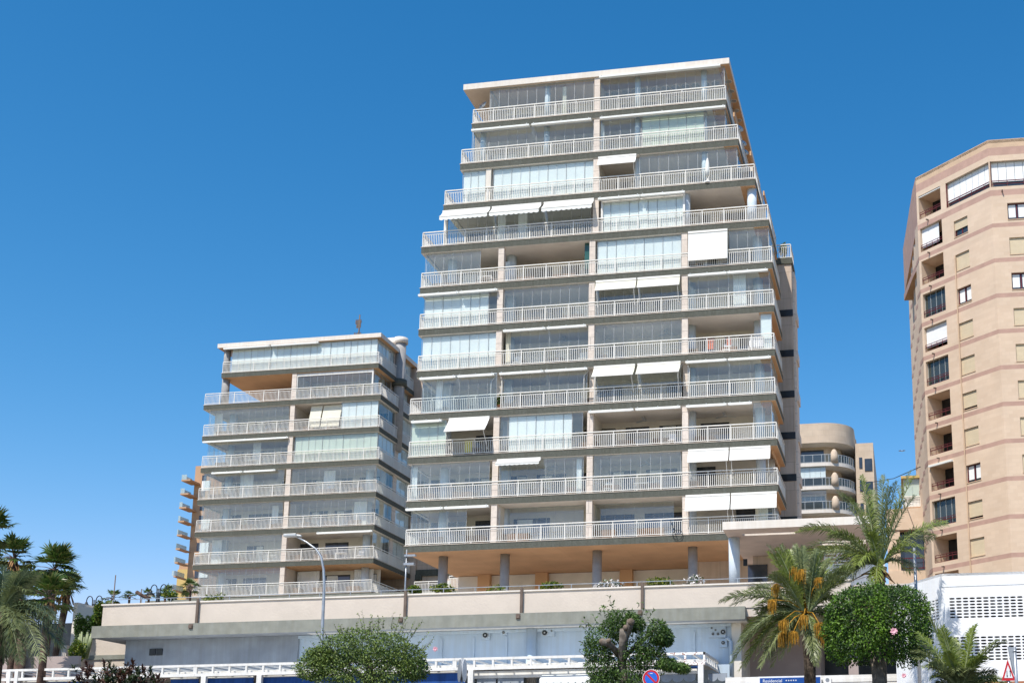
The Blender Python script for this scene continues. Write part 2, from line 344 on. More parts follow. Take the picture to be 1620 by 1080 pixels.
# ------------------------------------------------------------------ tower one
T1 = thing('apartment_tower', 'tall stepped apartment block with eleven floors of white-railed balconies and grey slab bands', 'apartment building', (-19.8, 80, 12))
b = T1; YF = 75.0; TH = .47
Z = [17.7+3.0*k for k in range(11)]
ext = {0:(-32.2,-7.5),1:(-32.2,-7.5),2:(-32.23,-7.5),3:(-32.27,-7.55),4:(-31.85,-7.55),5:(-31.85,-7.55),6:(-31.87,-7.6),7:(-31.9,-7.8),8:(-30.4,-8.65),9:(-29.3,-9.75),10:(-28.55,-10.55)}
PIL = [-26.15, -19.76, -13.45]
# (px0, px1, kind[, options])  kinds: g clear glass, c/y blinds behind glass, o open
SEG = {
 10: [(775,939,'g'),(949,1146,'g')],
 9: [(747,773,'g'),(774,939,'g'),(949,1014,'g'),(1015,1114,'y'),(1115,1147,'g')],
 8: [(732,768,'c'),(780,939,'c'),(1012,1166,'g')],
 7: [(711,935,'g'),(951,1084,'c')],
 6: [(673,760,'g'),(945,1078,'c'),(1150,1216,'g')],
 5: [(671,773,'c'),(774,788,'g'),(798,931,'g'),(942,1077,'g'),(1089,1217,'g')],
 4: [(667,787,'c'),(808,931,'g'),(941,1078,'g'),(1203,1221,'c')],
 3: [(668,786,'g'),(795,929,'g'),(940,1077,'g'),(1088,1220,'g')],
 2: [(650,706,'y'),(786,803,'g'),(804,905,'c'),(906,922,'g'),(1192,1221,'g')],
 1: [(650,774,'g'),(790,923,'g'),(935,1077,'g')],
 0: [(650,738,'g'),(806,923,'g'),(942,1066,'g'),(1200,1222,'g')],
}
SETB = {(0,806):1.3,(0,942):1.3,(3,668):.0}
CAS = {10:[(949,1140)],9:[(747,838),(842,936),(950,1148)],8:[],7:[(947,1013),(1014,1084)],6:[],5:[(663,727),(728,788),(1089,1150),(1151,1215)],4:[(797,864),(866,928)],
       3:[(665,722),(725,783),(791,861),(863,930),(1085,1150),(1152,1220)],2:[(652,700),(932,1003),(1006,1077),(1086,1150),(1152,1190)],1:[],0:[(643,702),(704,774)]}
AWN = {8:[(947,1007,.62,.35,0,'awn')],7:[(701,776,.55,.55,.26,'awn'),(779,857,.55,.55,.26,'awn'),(861,940,.55,.55,.26,'awn')],
       6:[(1089,1151,1.95,.12,0,'awn')],5:[(943,1007,.62,.25,0,'cream'),(1009,1076,.62,.25,0,'cream')],
       3:[(940,1005,.75,.6,0,'cream'),(1009,1077,.75,.6,0,'cream')],2:[(711,775,1.0,.85,0,'awn')],
       1:[(787,856,.22,.35,.14,'awn'),(1089,1153,.78,.35,0,'awn'),(1155,1219,.78,.35,0,'awn')],0:[(1085,1155,.95,.35,0,'awn'),(1157,1229,.95,.35,0,'awn')]}
for k in range(11):
    x0, x1 = ext[k]; z = Z[k]; zt = (Z[k+1]-TH) if k < 10 else 50.35
    # slab: pebble fascia, thin cream edge, plaster underneath
    m = MB(); m.box(x0, x1, YF, YF+5.3, z-TH, z-.04, 0, bot=1 if k else 2); m.box(x0-.03, x1+.03, YF-.03, YF+5.33, z-.04, z, 3)
    m.box(max(x0, -30.5) if k else x0, min(x1, -10.6) if k else x1, YF+5.3, YF+(18 if k else 9.6), z-TH, z, 0, bot=1 if k else 2)
    m.box(x1-1.0, x1-.02, YF+.02, YF+5.28, z-TH-.015, z-TH-.001, 2)
    m.build('floor_slab', [M['slab'], M['ceil'], M['peach'], M['lip']], b)
    # pillars
    if k <= 6: pl = PIL
    else: pl = [-19.56]
    gaps = [(p-.2, p+.2) for p in pl]
    if k != 3:
        for p in pl:
            m = MB(); m.box(p-.2, p+.2, YF+.06, YF+.42, z, zt); m.build('pillar', M['pillar'], b)
    else:
        for p in pl:
            m = MB(); m.box(p-.2, p+.2, YF+.45, YF+.85, z, zt); m.build('pillar', M['pillar'], b)
            q = MB()
            for s in (-.45, .3): q.tube([(p+s, YF+.05, z), (p+s, YF+.05, zt-.55), (p+s*.3, YF+.3, zt-.05)], .025, 6)
            q.build('awning_brace', M['rail'], b)
    if k == 8:
        p = xf(774, z+1.5, YF+.3); m = MB(); m.box(p-.18, p+.18, YF+.1, YF+.4, z, zt); m.build('pillar', M['wall'], b)
    if k == 7:
        p = xf(706, z+1.2, YF+.3); m = MB(); m.box(p-.12, p+.12, YF+.15, YF+.35, z, zt); m.build('post', M['white'], b)
    # railings bay by bay
    edges = [x0+.06] + pl + [x1-.06]
    for a, c in zip(edges, edges[1:]): railing(b, a, c, YF+.06, z, gaps)
    railing(b, YF+.12, YF+5.2, x1-.06, z, axis='y', name='side_railing')
    railing(b, YF+.12, YF+5.2, x0+.06, z, axis='y', name='side_railing')
    # glazing
    for (a, c, kd) in SEG[k]:
        dy = SETB.get((k, a), .2); Yg = YF+dy
        screen(b, xf(a, z+1.5, Yg), xf(c, z+1.5, Yg), Yg, z+.0, zt-.0, kd, frame=(k == 7 and a > 940))
    # side glazing and partitions
    gl = xf(SEG[k][0][0], z+1.5, YF+.2); gr = xf(SEG[k][-1][1], z+1.5, YF+.2)
    screen(b, YF+.4, YF+4.0, gl, z, zt, 'g', axis='y', pane=.7)
    if k not in (7, 4): screen(b, YF+.4, YF+4.0, gr, z, zt, 'g', axis='y', pane=.7)
    m = MB(); m.box(x1-.45, x1-.35, YF+.9, YF+5.2, zt-.32, zt-.002); m.build('side_beam', M['peach'], b)
    if k != 3:
        m = MB(); m.box(pl[0]-.06 if k > 6 else PIL[1]-.06, pl[0]+.06 if k > 6 else PIL[1]+.06, YF+.43, YF+2.99, z, zt); m.build('party_wall', M['wall'], b)
    backwall(b, gl+.1, x1-.5, YF+3.0, z, zt, k)
    for X in ([-30.2, -25.9, -13.3, -8.75] if k < 7 else ([-30.0, -13.46, -8.96] if k == 7 else [-27.9, -23.27, -16.8, -12.15])):
        if gl < X-.3 and X < x1-.4: colm(b, X, YF+(1.6 if k < 7 else .62), .32 if k < 8 else .2, z, zt, 'col')
    for (a, c) in CAS[k]: cassette(b, xf(a, zt-.15, YF), xf(c, zt-.15, YF), YF, zt)
    for (a, c, dr, ot, va, fb) in AWN.get(k, []): awning(b, xf(a, zt-.1, YF), xf(c, zt-.1, YF), YF, zt-.12, dr, ot, va, fb, arms=(va == 0 and dr < 1.5))
for px, k in ((1020, 2), (1147, 2), (1055, 4), (880, 1), (1025, 1), (895, 4)): X = xf(px, Z[k]+2.4, YF+1.8); fan(b, X, YF+1.8, Z[k]+2.53)
def drape(px0, px1, k, Yf, ZZ, mt='curt', dep=.5):
    z = ZZ[k]; zt = z+3-TH-.05; x0, x1 = xf(px0, z+1.5, Yf+dep), xf(px1, z+1.5, Yf+dep); m = MB(); n = max(6, int((x1-x0)/.07))
    for i in range(n):
        a, c = x0+(x1-x0)*i/n, x0+(x1-x0)*(i+1)/n; m.quad((a,Yf+dep+.05*(i%2),z+.03),(c,Yf+dep+.05*((i+1)%2),z+.03),(c,Yf+dep+.05*((i+1)%2),zt),(a,Yf+dep+.05*(i%2),zt))
    return m.build('curtain', M[mt], b)
for px0, px1, k in ((788,800,7),(820,834,7),(1195,1215,0),(1160,1180,5),(800,808,4),(949,956,9),(672,680,5),(945,950,6),(690,700,3),(912,920,1),(652,660,1),(890,896,10)): drape(px0, px1, k, YF, Z, 'curt' if k % 2 else 'cream')
# dark green glass end and beige store
m = MB(); X = xf(929, Z[6]+1.5, YF+.4); m.box(X-.18, X+.18, YF+.4, YF+.5, Z[6], Z[7]-TH); m.build('green_glass_panel', M['green'], b)
X = xf(803, Z[6]+1.2, YF+1.5); m = MB(); m.box(X-.3, X+.3, YF+1.2, YF+1.8, Z[6], Z[6]+2.0); m.build('water_heater_cupboard', M['col'], b)
# first-floor peach ceiling of the recessed glazing, and side store wall
m = MB(); m.box(-26.0, -25.85, YF+.43, YF+1.9, Z[0], Z[1]-TH); m.build('party_wall', M['wall'], b)
# roof
m = MB(); zr = 50.35
m.box(-29.25, -10.3, YF-.05, YF+18, zr, zr+.42, 0, bot=1); m.box(-11.1, -10.31, YF+.05, YF+18, zr-.03, zr-.001, 2); m.build('roof', [M['roof'], M['rsoff'], M['peach']], b)
m = MB(); m.box(-29.1, -10.5, YF+.2, YF+.55, zr+.42, zr+.5); m.build('roof_coping', M['roof'], b)
# flat dark discs painted for the darkness inside round recesses under the roof
for i in range(12):
    px = 958+15.8*i; py = 149-1.55*i; p = onZ(px, py, zr-.02)
    m = MB(); m.lathe((p.x, p.y, zr-.05), [(.31, 0), (.31, .045)], 16); m.lathe((p.x, p.y, zr-.056), [(.29, 0), (.29, .004)], 16, 1); m.build('dark_recess_disc', [M['ceil'], M['dcol']], b)
for i in range(5):
    p = onZ(1152+3.6*i, 129+15.4*i, zr-.02)
    m = MB(); m.lathe((-10.62, p.y, zr-.05), [(.22, 0), (.22, .045)], 16); m.lathe((-10.62, p.y, zr-.056), [(.19, 0), (.19, .004)], 16, 1); m.build('dark_recess_disc', [M['ceil'], M['dcol']], b)
# core body behind, with the rear stair block
m = MB(); m.box(-30.4, -10.7, YF+5.6, YF+18, 17.3, 50.3); m.build('core_wall', M['travert'], b)
m = MB(); m.box(-31.9, -7.6, YF+9.2, YF+14, 12, 17.2); m.build('ground_floor_wall', M['wall'], b)
for X in (-29.7, -25.4, -19.2, -12.98):
    m = MB(); m.box(X-.55, X+.35, YF+8.7, YF+9.19, 12, 17.22); m.build('wall_pier', M['peach'], b)
for X in (-30.18, -25.9, -19.63, -13.29): colm(b, X, YF+1.8, .31, 12, 17.23, 'dcol', 'ground_column')
m = MB(); m.box(-14, -6.97, 82, 84.3, 12, 38.6); m.build('stair_block', M['travert'], b)
m = MB(); m.box(-14, -6.9, 81.9, 84.4, 38.6, 39.05); m.build('stair_block_roof', M['slab'], b)
m = MB(); m.box(-6.965, -6.8, 82.5, 84.2, 12, 38.2)
for k in range(8): m.box(-9, -6.92, 81.96, 81.999, Z[6]-1.05-3*k, Z[6]-.55-3*k, 1); m.box(-6.8, -6.7, 82.6, 84.2, Z[6]-1.1-3*k, Z[6]-.4-3*k, 0)
m.build('stair_block_stripes', [M['pillar'], M['dark']], b)
railing(b, -9, -7.0, 82.05, 39.05, name='roof_terrace_railing'); railing(b, 82.1, 84.3, -7.0, 39.05, axis='y', name='roof_terrace_railing')

# ------------------------------------------------------------------ tower two
T2 = thing('apartment_block', 'lower apartment block left of the tower, with blinds and a round corner column', 'apartment building', (-54, 105, 19))
b = T2; YG = 100.0; TP = -54.3
Z2 = {k: 22.1+3.0*k for k in range(-1, 7)}
ex2 = {-1:(-62.9,-45.8),0:(-62.96,-45.75),1:(-63,-45.8),2:(-63,-45.8),3:(-62.9,-45.7),4:(-63,-45.8),5:(-63.1,-45.8),6:(-61.55,-46.15)}
SG2 = {6:[(366,597,'c')],5:[(469,591,'g')],4:[(331,457,'g'),(540,598,'c')],3:[(329,456,'g'),(466,597,'y')],2:[(322,449,'g'),(461,594,'g')],1:[(319,447,'g'),(456,592,'g')],0:[(315,445,'g')],-1:[(313,443,'g')]}
CA2 = {6:[(355,428),(430,505)],3:[(322,457)],2:[(336,385),(387,437)],0:[(502,590)]}
for k in range(-1, 7):
    x0, x1 = ex2[k]; z = Z2[k]; zt = (Z2[k+1]-TH) if k < 6 else 42.55
    m = MB(); m.box(x0, x1, YG, YG+8.2, z-TH, z-.04, 0, bot=1 if k not in (6, 0) else 2); m.box(x0-.03, x1+.03, YG-.03, YG+8.23, z-.04, z, 3)
    m.build('floor_slab', [M['slab'], M['ceil'], M['peach'], M['lip']], b)
    pl = [TP] if k < 6 else []
    for p in pl: m = MB(); m.box(p-.22, p+.22, YG+.06, YG+.45, z, zt); m.build('pillar', M['pillar'], b)
    edges = [x0+.06]+pl+[x1-.06]
    for a, c in zip(edges, edges[1:]): railing(b, a, c, YG+.06, z, [(p-.22, p+.22) for p in pl])
    railing(b, YG+.12, YG+8.1, x1-.06, z, axis='y', name='side_railing')
    for (a, c, kd) in SG2[k]: screen(b, xf(a, z+1.5, YG+.2), xf(c, z+1.5, YG+.2), YG+.2, z, zt, kd, frame=(k == 5))
    gr = xf(SG2[k][-1][1], z+1.5, YG+.2) if k > 0 else x1-.35; gl = xf(SG2[k][0][0], z+1.5, YG+.2)
    if k >= 0:
        screen(b, YG+.4, YG+3.9, gr, z, zt, 'c' if k in (6, 3) else 'g', axis='y', pane=.8)
        m = MB(); m.box(gr-.1, gr+.04, YG+3.95, YG+4.7, z, zt); m.build('side_pillar', M['pillar'], b)
        screen(b, YG+4.7, YG+8.0, gr, z, zt, 'c', axis='y', pane=1.1)
    if k != 5: screen(b, YG+.4, YG+4, gl, z, zt, 'g', axis='y', pane=.7)
    backwall(b, gl+.1, gr-.3, YG+3.0, z, zt, 40+k)
    m = MB(); m.box(TP-.06, TP+.06, YG+.46, YG+2.99, z, zt); m.build('party_wall', M['wall'], b)
    for X in (-61.2, -47.4):
        if X > gl+.3: colm(b, X, YG+2, .34, z, zt, 'col')
    for (a, c) in CA2.get(k, []): cassette(b, xf(a, zt-.15, YG), xf(c, zt-.15, YG), YG, zt)
for px0, px1, k in ((380,400,2),(512,530,2),(430,440,1),(560,580,1),(335,350,0),(340,352,4),(400,412,3),(560,590,-1),(470,505,-1)): drape(px0, px1, k, YG, Z2, dep=2.4 if k == -1 else 1.2)
colm(b, -61.4, YG+.6, .35, Z2[5], Z2[6]-TH, 'dcol'); colm(b, -61.4, YG+.5, .3, Z2[6], 42.55, 'dcol')
for i, (a, c) in enumerate(((489, 507), (509, 538))):
    xa, xc = xf(a, Z2[4]+1, YG+.2), xf(c, Z2[4]+1, YG+.2); m = MB()
    m.quad((xa, YG+.5, Z2[5]-TH-.1), (xc, YG+.5, Z2[5]-TH-.1), (xc-.1, YG+.16, Z2[4]+.3), (xa-.1, YG+.16, Z2[4]+.3)); m.build('hanging_sunblind', M['cream'], b)
m = MB(); m.box(-62.1, -46.0, YG-.1, YG+18, 42.55, 42.95, 0, bot=1); m.build('roof', [M['roof'], M['peach']], b)
p = onY(617, 545, 104.5)
colm(b, p.x+1.1, 104.5, .5, 33, 43.6, 'dcol', 'corner_column'); m = MB(); m.lathe((p.x+1.1,104.5,0), [(.72,39.3),(.72,39.95)], 20); m.build('column_ring', M['slab'], b)
m = MB(); m.lathe((p.x+1.1,104.5,0), [(.66,43.6),(.66,44.1)], 20); m.box(p.x-.2, p.x+1.1, 104.0, 105, 43.62, 44.08); m.build('column_cap', M['roof'], b)
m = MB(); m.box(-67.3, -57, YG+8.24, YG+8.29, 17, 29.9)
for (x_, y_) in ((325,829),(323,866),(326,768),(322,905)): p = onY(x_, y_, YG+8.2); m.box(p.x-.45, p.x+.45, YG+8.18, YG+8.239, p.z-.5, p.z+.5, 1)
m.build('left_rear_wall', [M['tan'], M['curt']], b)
m = MB(); m.box(-62, -45.3, YG+8.3, YG+24, 17, 42.5); m.build('rear_wall', M['travert'], b)
m = MB()
for k in range(-1, 7): m.box(-45.29, -44.7, YG+8.25, YG+15, Z2[k]-.6, Z2[k]-.05)
m.build('side_slab_edge', M['slab'], b)
m = MB(); m.box(-46, -40.5, 108.6, 116, 17.5, 25.3); m.build('annex_wall', M['travert'], b)
m = MB(); m.box(-46, -40.3, 108.4, 116, 21.9, 22.5); m.build('annex_slab_edge', M['slab'], b)
m = MB(); m.box(-44.7, -43.4, 108.52, 108.6, 23.4, 24.6); m.box(-43.2, -41.9, 108.52, 108.6, 19.4, 21.4, 1); m.build('annex_window', [M['dwin'], M['white']], b)
m = MB(); m.box(-66, -20, 98, 125, 4, 18.62); tag(m.build('terrace_wall', M['ledge']), 'low grey terrace wall the lower apartment block stands on', 'retaining wall')
t = thing('rooftop_antenna', 'thin rusty television aerial standing on the roof of the lower block', 'antenna', (-48.9, 104, 42.95))
m = MB(); p = onY(568, 523, 104); m.tube([(p.x,104,42.95),(p.x,104,46.6)], [.09,.06], 6); m.build('mast', M['brown'], t)
for z, w in ((45.9,.35),(45.5,.25),(44.6,.45),(44.3,.35)):
    m = MB(); m.bar((p.x-w,104,z),(p.x+w*.6,104,z),.05)
    for q in range(5): m.bar((p.x-w+q*w*.35,104,z-.22),(p.x-w+q*w*.35,104,z+.22),.035)
    m.build('aerial_element', M['brown'], t)

# ------------------------------------------------------------------ podium
PD = thing('podium_building', 'long low shopping podium with cream parapet, grey ledge and pale blue shop wall', 'commercial building', (-22, 64, 4.5))
b = PD
m = MB(); m.box(-44.3, -2.6, 62.0, 62.35, 10.95, 12.17); m.box(-44.3, -43.95, 62.35, 78, 10.95, 12.17); m.build('parapet', M['podium'], b)
m = MB(); m.box(-44.38, -2.55, 61.93, 62.42, 12.17, 12.25); m.build('parapet_coping', M['roof'], b)
m = MB(); m.box(-44.45, -7.95, 61.4, 61.99, 10.28, 10.94, 0, bot=1); m.box(-44.45, -32, 61.99, 90, 10.28, 10.9, 0, bot=1); m.box(-32, -7.95, 61.99, 90, 10.28, 10.9, 0, bot=2); m.build('ledge', [M['ledge'], M['conc'], M['white']], b)
m = MB(); m.box(-7.95, -2.6, 62.05, 90, 10.5, 10.94); m.build('upper_deck', M['podium'], b)
m = MB(); m.box(-44.2, -2.7, 62.4, 97.9, 10.95, 12.0-.9); m.build('deck', M['pave'], b)
XS = xf(470, 8.5, 62.7); XL = xf(197, 9.2, 62.65)
XR = xf(1158, 8.8, 62.8)
m = MB(); m.box(XL, XS, 62.65, 66.2, 4.4, 10.27); m.build('concrete_wall', M['conc'], b)
m = MB(); m.box(XS, XR, 62.8, 66.2, 4.4, 10.27); m.build('shop_wall', M['bluew'], b)
m = MB(); m.box(XR, XR+.5, 62.7, 66.2, 4.4, 10.27); m.build('end_pier', M['wall'], b)
for px in (697, 748, 800, 838, 846, 1014, 1022, 1098):
    x = xf(px, 8.6, 62.75); m = MB(); m.box(x-.07, x+.07, 62.73, 62.798, 4.5, 9.9); m.build('pilaster_strip', M['bluew'], b)
x = xf(840, 8.6, 62.6); m = MB(); m.tube([(x,62.62,4.5),(x,62.62,10.27)], .28, 16); m.build('duct', M['bluew'], b)
m = MB(); m.box(XS, XR, 62.62, 62.79, 10.1, 10.26); m.build('cable_tray', M['bluew'], b)
def vent(px0, px1, py0, py1, fans):
    a = onY(px0, py1, 62.68); c = onY(px1, py0, 62.68); t = MB(); t.box(a.x, c.x, 62.68, 62.79, a.z, c.z, 0)
    for (fx, fy, r) in fans:
        q = onY(fx, fy, 62.68); r = r/29
        t.tube([(q.x,62.68,q.z),(q.x,62.64,q.z)], [r, r*.95], 14, 1); t.tube([(q.x,62.639,q.z),(q.x,62.62,q.z)], [r*.8, r*.8], 14, 2)
        t.tube([(q.x,62.619,q.z),(q.x,62.60,q.z)], [r*.3, r*.25], 10, 1)
    t.build('wall_fan', [M['bluew'], M['alum'], M['dark']], b)
vent(761,775,995,1012,[(768,1004,5)]); vent(792,802,995,1004,[(797,999.5,2.6)]); vent(856,877,993,1006,[(862,1000,5),(873,997,1.8)])
vent(1121,1148,989,1008,[(1126,993,1.6),(1132,996,1.6),(1128,1002,2.3),(1136,1002,2.3),(1144,999,4.5)]); vent(1139,1150,1010,1023,[(1144,1016,3.2)])
vent(673,682,993,1003,[(677,998,2)])
m = MB(); a = onY(236,1036,62.6); c = onY(257,1025,62.6); m.box(a.x, (a.x+c.x)/2-.03, 62.58, 62.645, a.z, c.z); m.box((a.x+c.x)/2+.03, c.x, 62.58, 62.645, a.z, c.z); m.build('wall_grille', M['dark'], b)
m = MB(); x = xf(1153, 8.8, 62.6); m.tube([(x-.15,62.75,9.45),(x,62.6,9.45),(x+.12,62.6,9.3),(x+.12,62.6,7.5)], .09, 8); m.build('exhaust_pipe', M['bluew'], b)
for px in (312, 641, 825, 1016):
    x = xf(px, 11.6, 61.9); m = MB(); m.box(x-.07, x+.07, 61.85, 61.925, 10.8, 12.4); m.box(x-.12, x+.12, 61.38, 61.399, 10.62, 10.9); m.box(x-.1, x+.1, 61.3, 61.39, 10.68, 10.82); m.build('downpipe', M['brown'], b)
m = MB(); m.bar((-43.8,62.1,12.5),(-3,62.1,12.5),.016)
for i in range(24): m.bar((-43.8+1.77*i,62.1,12.2),(-43.8+1.77*i,62.1,12.5),.018)
m.build('handrail', M['metal'], b)
# recess at the right: pinkish walls and dark garage mouth
m = MB(); m.box(XR+.501, -4.9, 66.2, 66.6, 4.4, 10.49); m.build('recess_wall', M['pink'], b)
m = MB(); m.box(-4.9, 1.5, 69.5, 69.8, 4.4, 10.49); m.build('garage_back_wall', M['dark'], b)
m = MB(); m.box(-4.9, -4.5, 66, 69.5, 4.4, 10.49); m.box(-2.9, -2.4, 63.5, 64.2, 4.4, 10.49); m.build('recess_pier', M['pink'], b)
m = MB(); m.box(-2.6, 1.5, 62.4, 75, 11.2, 12.0); m.build('right_deck', M['podium'], b)
# canopy on the deck
CN = thing('entrance_canopy', 'flat cream entrance canopy with long skylight slots on a grey round column', 'canopy', (-6, 65, 12)); b = CN
m = MB(); zc0, zc1 = 15.08, 15.5
ys = [62.0, 63.35, 63.8, 65.6, 65.85, 66.15, 66.4, 71]
m.box(-9.15, -1.5, 62.0, 63.3, zc0, zc1, 0, bot=1); m.box(-9.15, -8.3, 63.3, 63.75, zc0, zc1, 0, bot=1); m.box(-5.5, -1.5, 63.3, 63.75, zc0, zc1, 0, bot=1)
m.box(-9.15, -1.5, 63.75, 66.0, zc0, zc1, 0, bot=1); m.box(-9.15, -4.4, 66.0, 67.2, zc0, zc1, 0, bot=1); m.box(-4.4, -1.5, 66.5, 66.7, zc0, zc1, 0, bot=1); m.box(-1.9, -1.5, 66.0, 67.2, zc0, zc1, 0, bot=1); m.box(-9.15, -1.5, 67.2, 72, zc0, zc1, 0, bot=1)
m.build('canopy_slab', [M['roof'], M['canopy']], b)
colm(b, -8.85, 64.2, .3, 12, 15.08, 'col', 'canopy_column'); colm(b, -5.15, 68, .3, 12, 15.08, 'dcol', 'canopy_column')
m = MB(); m.box(-8.5, -5.6, 69.5, 71.5, 11, 15.07); m.build('lift_lobby_wall', M['travert'], b)
a = onY(1183,893,69.4); c = onY(1214,893,69.4); m = MB(); m.box(a.x, c.x, 69.42, 69.49, 12, a.z); m.build('door', M['dwin'], b)
m = MB(); p = onY(1179,889,69.4); m.box(p.x-.12, p.x+.12, 69.4, 69.48, p.z-.2, p.z+.2); m.build('wall_lamp', M['dmetal'], b)
m = MB(); m.box(-5.5, -1, 73, 73.4, 11, 15.07); m.build('lobby_rear_wall', M['wall'], b)
# white balcony wall seen beyond the palm
t = thing('terrace_balcony', 'white walled balcony with slatted railing behind the tall palm', 'balcony', (-1.6, 66, 12))
a = onY(1305,905,64); c = onY(1385,888,64); m = MB(); m.box(a.x, c.x, 64, 64.2, 12.25, a.z+.1+.35); m.build('parapet', M['white'], t)
m = MB()
for i in range(3): m.bar((a.x, 64.1, a.z+.6+.2*i), (c.x, 64.1, a.z+.6+.2*i), .03)
for i in range(5): m.bar((a.x+(c.x-a.x)*i/4, 64.1, a.z+.4), (a.x+(c.x-a.x)*i/4, 64.1, a.z+1.0), .03)
m.build('railing', M['rail'], t)

# ------------------------------------------------------------------ shop pergola in front of the podium
PG = thing('shop_pergola', 'long white steel pergola with rust patches and navy awnings over the shop fronts', 'pergola', (-28, 59, 4.5)); b = PG
zt, zb = 8.27, 7.68
segs = [(-52, -35.9), (-35.9, -22.0), (-22.0, -14.2), (-14.2, -9.45)]
for i, (a, c) in enumerate(segs):
    m = MB(); m.box(a+.004, c-.004, 57.94, 58.06, zt-.12, zt); m.box(a+.004, c-.004, 57.93, 58.07, zb-.02, zb+.13)
    n = max(2, round((c-a)/.92))
    for j in range(n+1): x = a+.05+(c-a-.1)*j/n; m.box(x-.05, x+.05, 57.95, 58.05, zb+.13, zt-.12)
    m.build('pergola_frame', M['rust'] if i == 3 else M['white'], b)
m = MB()
for j in range(46): x = -51.5+.92*j; m.box(x-.03, x+.03, 58.06, 62.4, zt-.11, zt-.03)
m.build('roof_bars', M['white'], b)
m = MB(); m.box(-9.55, -9.45, 57.94, 62.3, zt-.12, zt); m.box(-9.55, -9.45, 57.94, 62.3, zb, zb+.12)
for j in range(6): y = 58.5+.7*j; m.box(-9.54, -9.46, y-.04, y+.04, zb, zt)
m.build('pergola_side', M['white'], b)
for px in (322, 410, 745, 1109): x = xf(px, 7, 58); m = MB(); m.box(x-.13, x+.13, 57.9, 58.1, 4.5, zb-.02); m.build('pergola_post', M['white'], b)
for px in (14, 26): x = xf(px, 7.5, 58); m = MB(); m.box(x-.1, x+.1, 57.9, 58.1, 4.5, zb+.5); m.build('pergola_post', M['white'], b)
for a, c in ((30,130),(271,315),(328,402),(417,500),(503,590),(600,737)):
    x0, x1 = xf(a, 7.5, 58.3), xf(c, 7.5, 58.3); m = MB(); m.box(x0, x1, 58.25, 58.29, 5.2, zb-.05)
    m.box(x0, x1, 58.2, 58.34, zb-.11, zb-.03, 1); m.build('navy_awning', [M['blue'], M['white']], b)
m = MB(); m.box(xf(1035, 7.4, 58.3), -9.6, 58.2, 58.35, zb-.16, zb-.04); m.build('navy_awning', M['blue'], b)
# shop front behind it: white fascia with glazing and scalloped shadows painted as grey shapes
SF = thing('shop_front', 'white shop front with dark windows, painted scallop shadows and a blind under the pergola', 'shop front', (-16, 63, 4.5)); b = SF
m = MB(); m.box(-42.5, -9.62, 58.4, 62.6, 7.86, 7.95); m.box(-42.4, -9.62, 62.3, 62.6, 7.951, 8.4); m.box(-22.0, -14.3, 58.6, 58.75, 7.3, 7.66); m.box(-22.0, -14.3, 58.62, 58.7, 4.5, 5.9); m.box(-13.6, -9.7, 58.6, 58.75, 7.3, 7.66); m.box(-13.6, -9.7, 58.62, 58.7, 4.5, 5.9); m.build('fascia', M['white'], b)
for a, c in ((754,784),(787,828),(1045,1100),(1104,1108),(1120,1150)):
    x0, x1 = xf(a, 6.6, 58.6), xf(c, 6.6, 58.6); m = MB(); m.box(x0, x1, 58.62, 58.7, 5.6, 7.29, 0)
    n = max(1, int((x1-x0)/.45)); w = (x1-x0)/n
    for j in range(n):
        cx = x0+w*(j+.5)
        for q in range(8):
            t0, t1 = math.pi*q/8, math.pi*(q+1)/8
            m.quad((cx-w/2*math.cos(t0),58.61,7.28),(cx-w/2*math.cos(t1),58.61,7.28),(cx-w/2*math.cos(t1),58.61,7.11-.2*math.sin(t1)),(cx-w/2*math.cos(t0),58.61,7.11-.2*math.sin(t0)),1)  # scallop shadows on the panes, drawn as grey shapes
    m.build('shop_window', [M['dwin'], M['conc']], b)
x0, x1 = xf(855, 6.8, 58.2), xf(935, 6.8, 58.2); m = MB()
m.quad((x0,58.0,7.14),(x1,58.0,7.14),(x1,58.9,7.62),(x0,58.9,7.62))
n = 7
for j in range(n):
    a = x0+(x1-x0)*j/n; c = x0+(x1-x0)*(j+1)/n; mid = (a+c)/2
    m.quad((a,58,7.14),(mid,58,7.14),(mid,58,6.78),(a,58,6.97)); m.quad((mid,58,7.14),(c,58,7.14),(c,58,6.97),(mid,58,6.78))
m.build('striped_blind', M['awn'], b)
m = MB(); m.lathe((xf(840,7.5,61.5),61.5,4.5), [(.28,0),(.28,3.6),(.24,3.78),(.12,3.9),(0,3.94)], 16); m.build('round_post', M['white'], b)
# corrugated fence and signboard
m = MB(); x0, x1 = -8.2, 1.2; zf = onY(1330, 1067, 56).z; zf0 = onY(1170, 1072, 56).z
for j in range(8): m.box(x0, x1, 56.0-(.03 if j % 2 else 0), 56.1, zf-.16*(j+1)+.004, zf-.16*j, 0)
tag(m.build('panel_fence', M['white']), 'white ribbed panel fence behind the blue board at the garage entrance', 'fence')
a = onY(1202, 1072, 55.8); c = onY(1268, 1082, 55.8)
t = thing('blue_signboard', 'navy signboard with small white lettering and five stars, left of the fruiting palm trunk', 'sign', (a.x+1, 55.8, 4.5))
m = MB(); m.box(a.x-.07, c.x+.9, 55.8, 55.85, a.z-1.4, a.z+.07, 1); m.box(a.x, c.x+.85, 55.78, 55.799, a.z-1.35, a.z, 0); m.build('board', [M['board'], M['signw']], t)
m = MB(); m.box(a.x+.2, a.x+.3, 55.86, 55.95, 4.5, a.z-.1); m.box(c.x+.5, c.x+.6, 55.86, 55.95, 4.5, a.z-.1); m.build('sign_post', M['metal'], t)
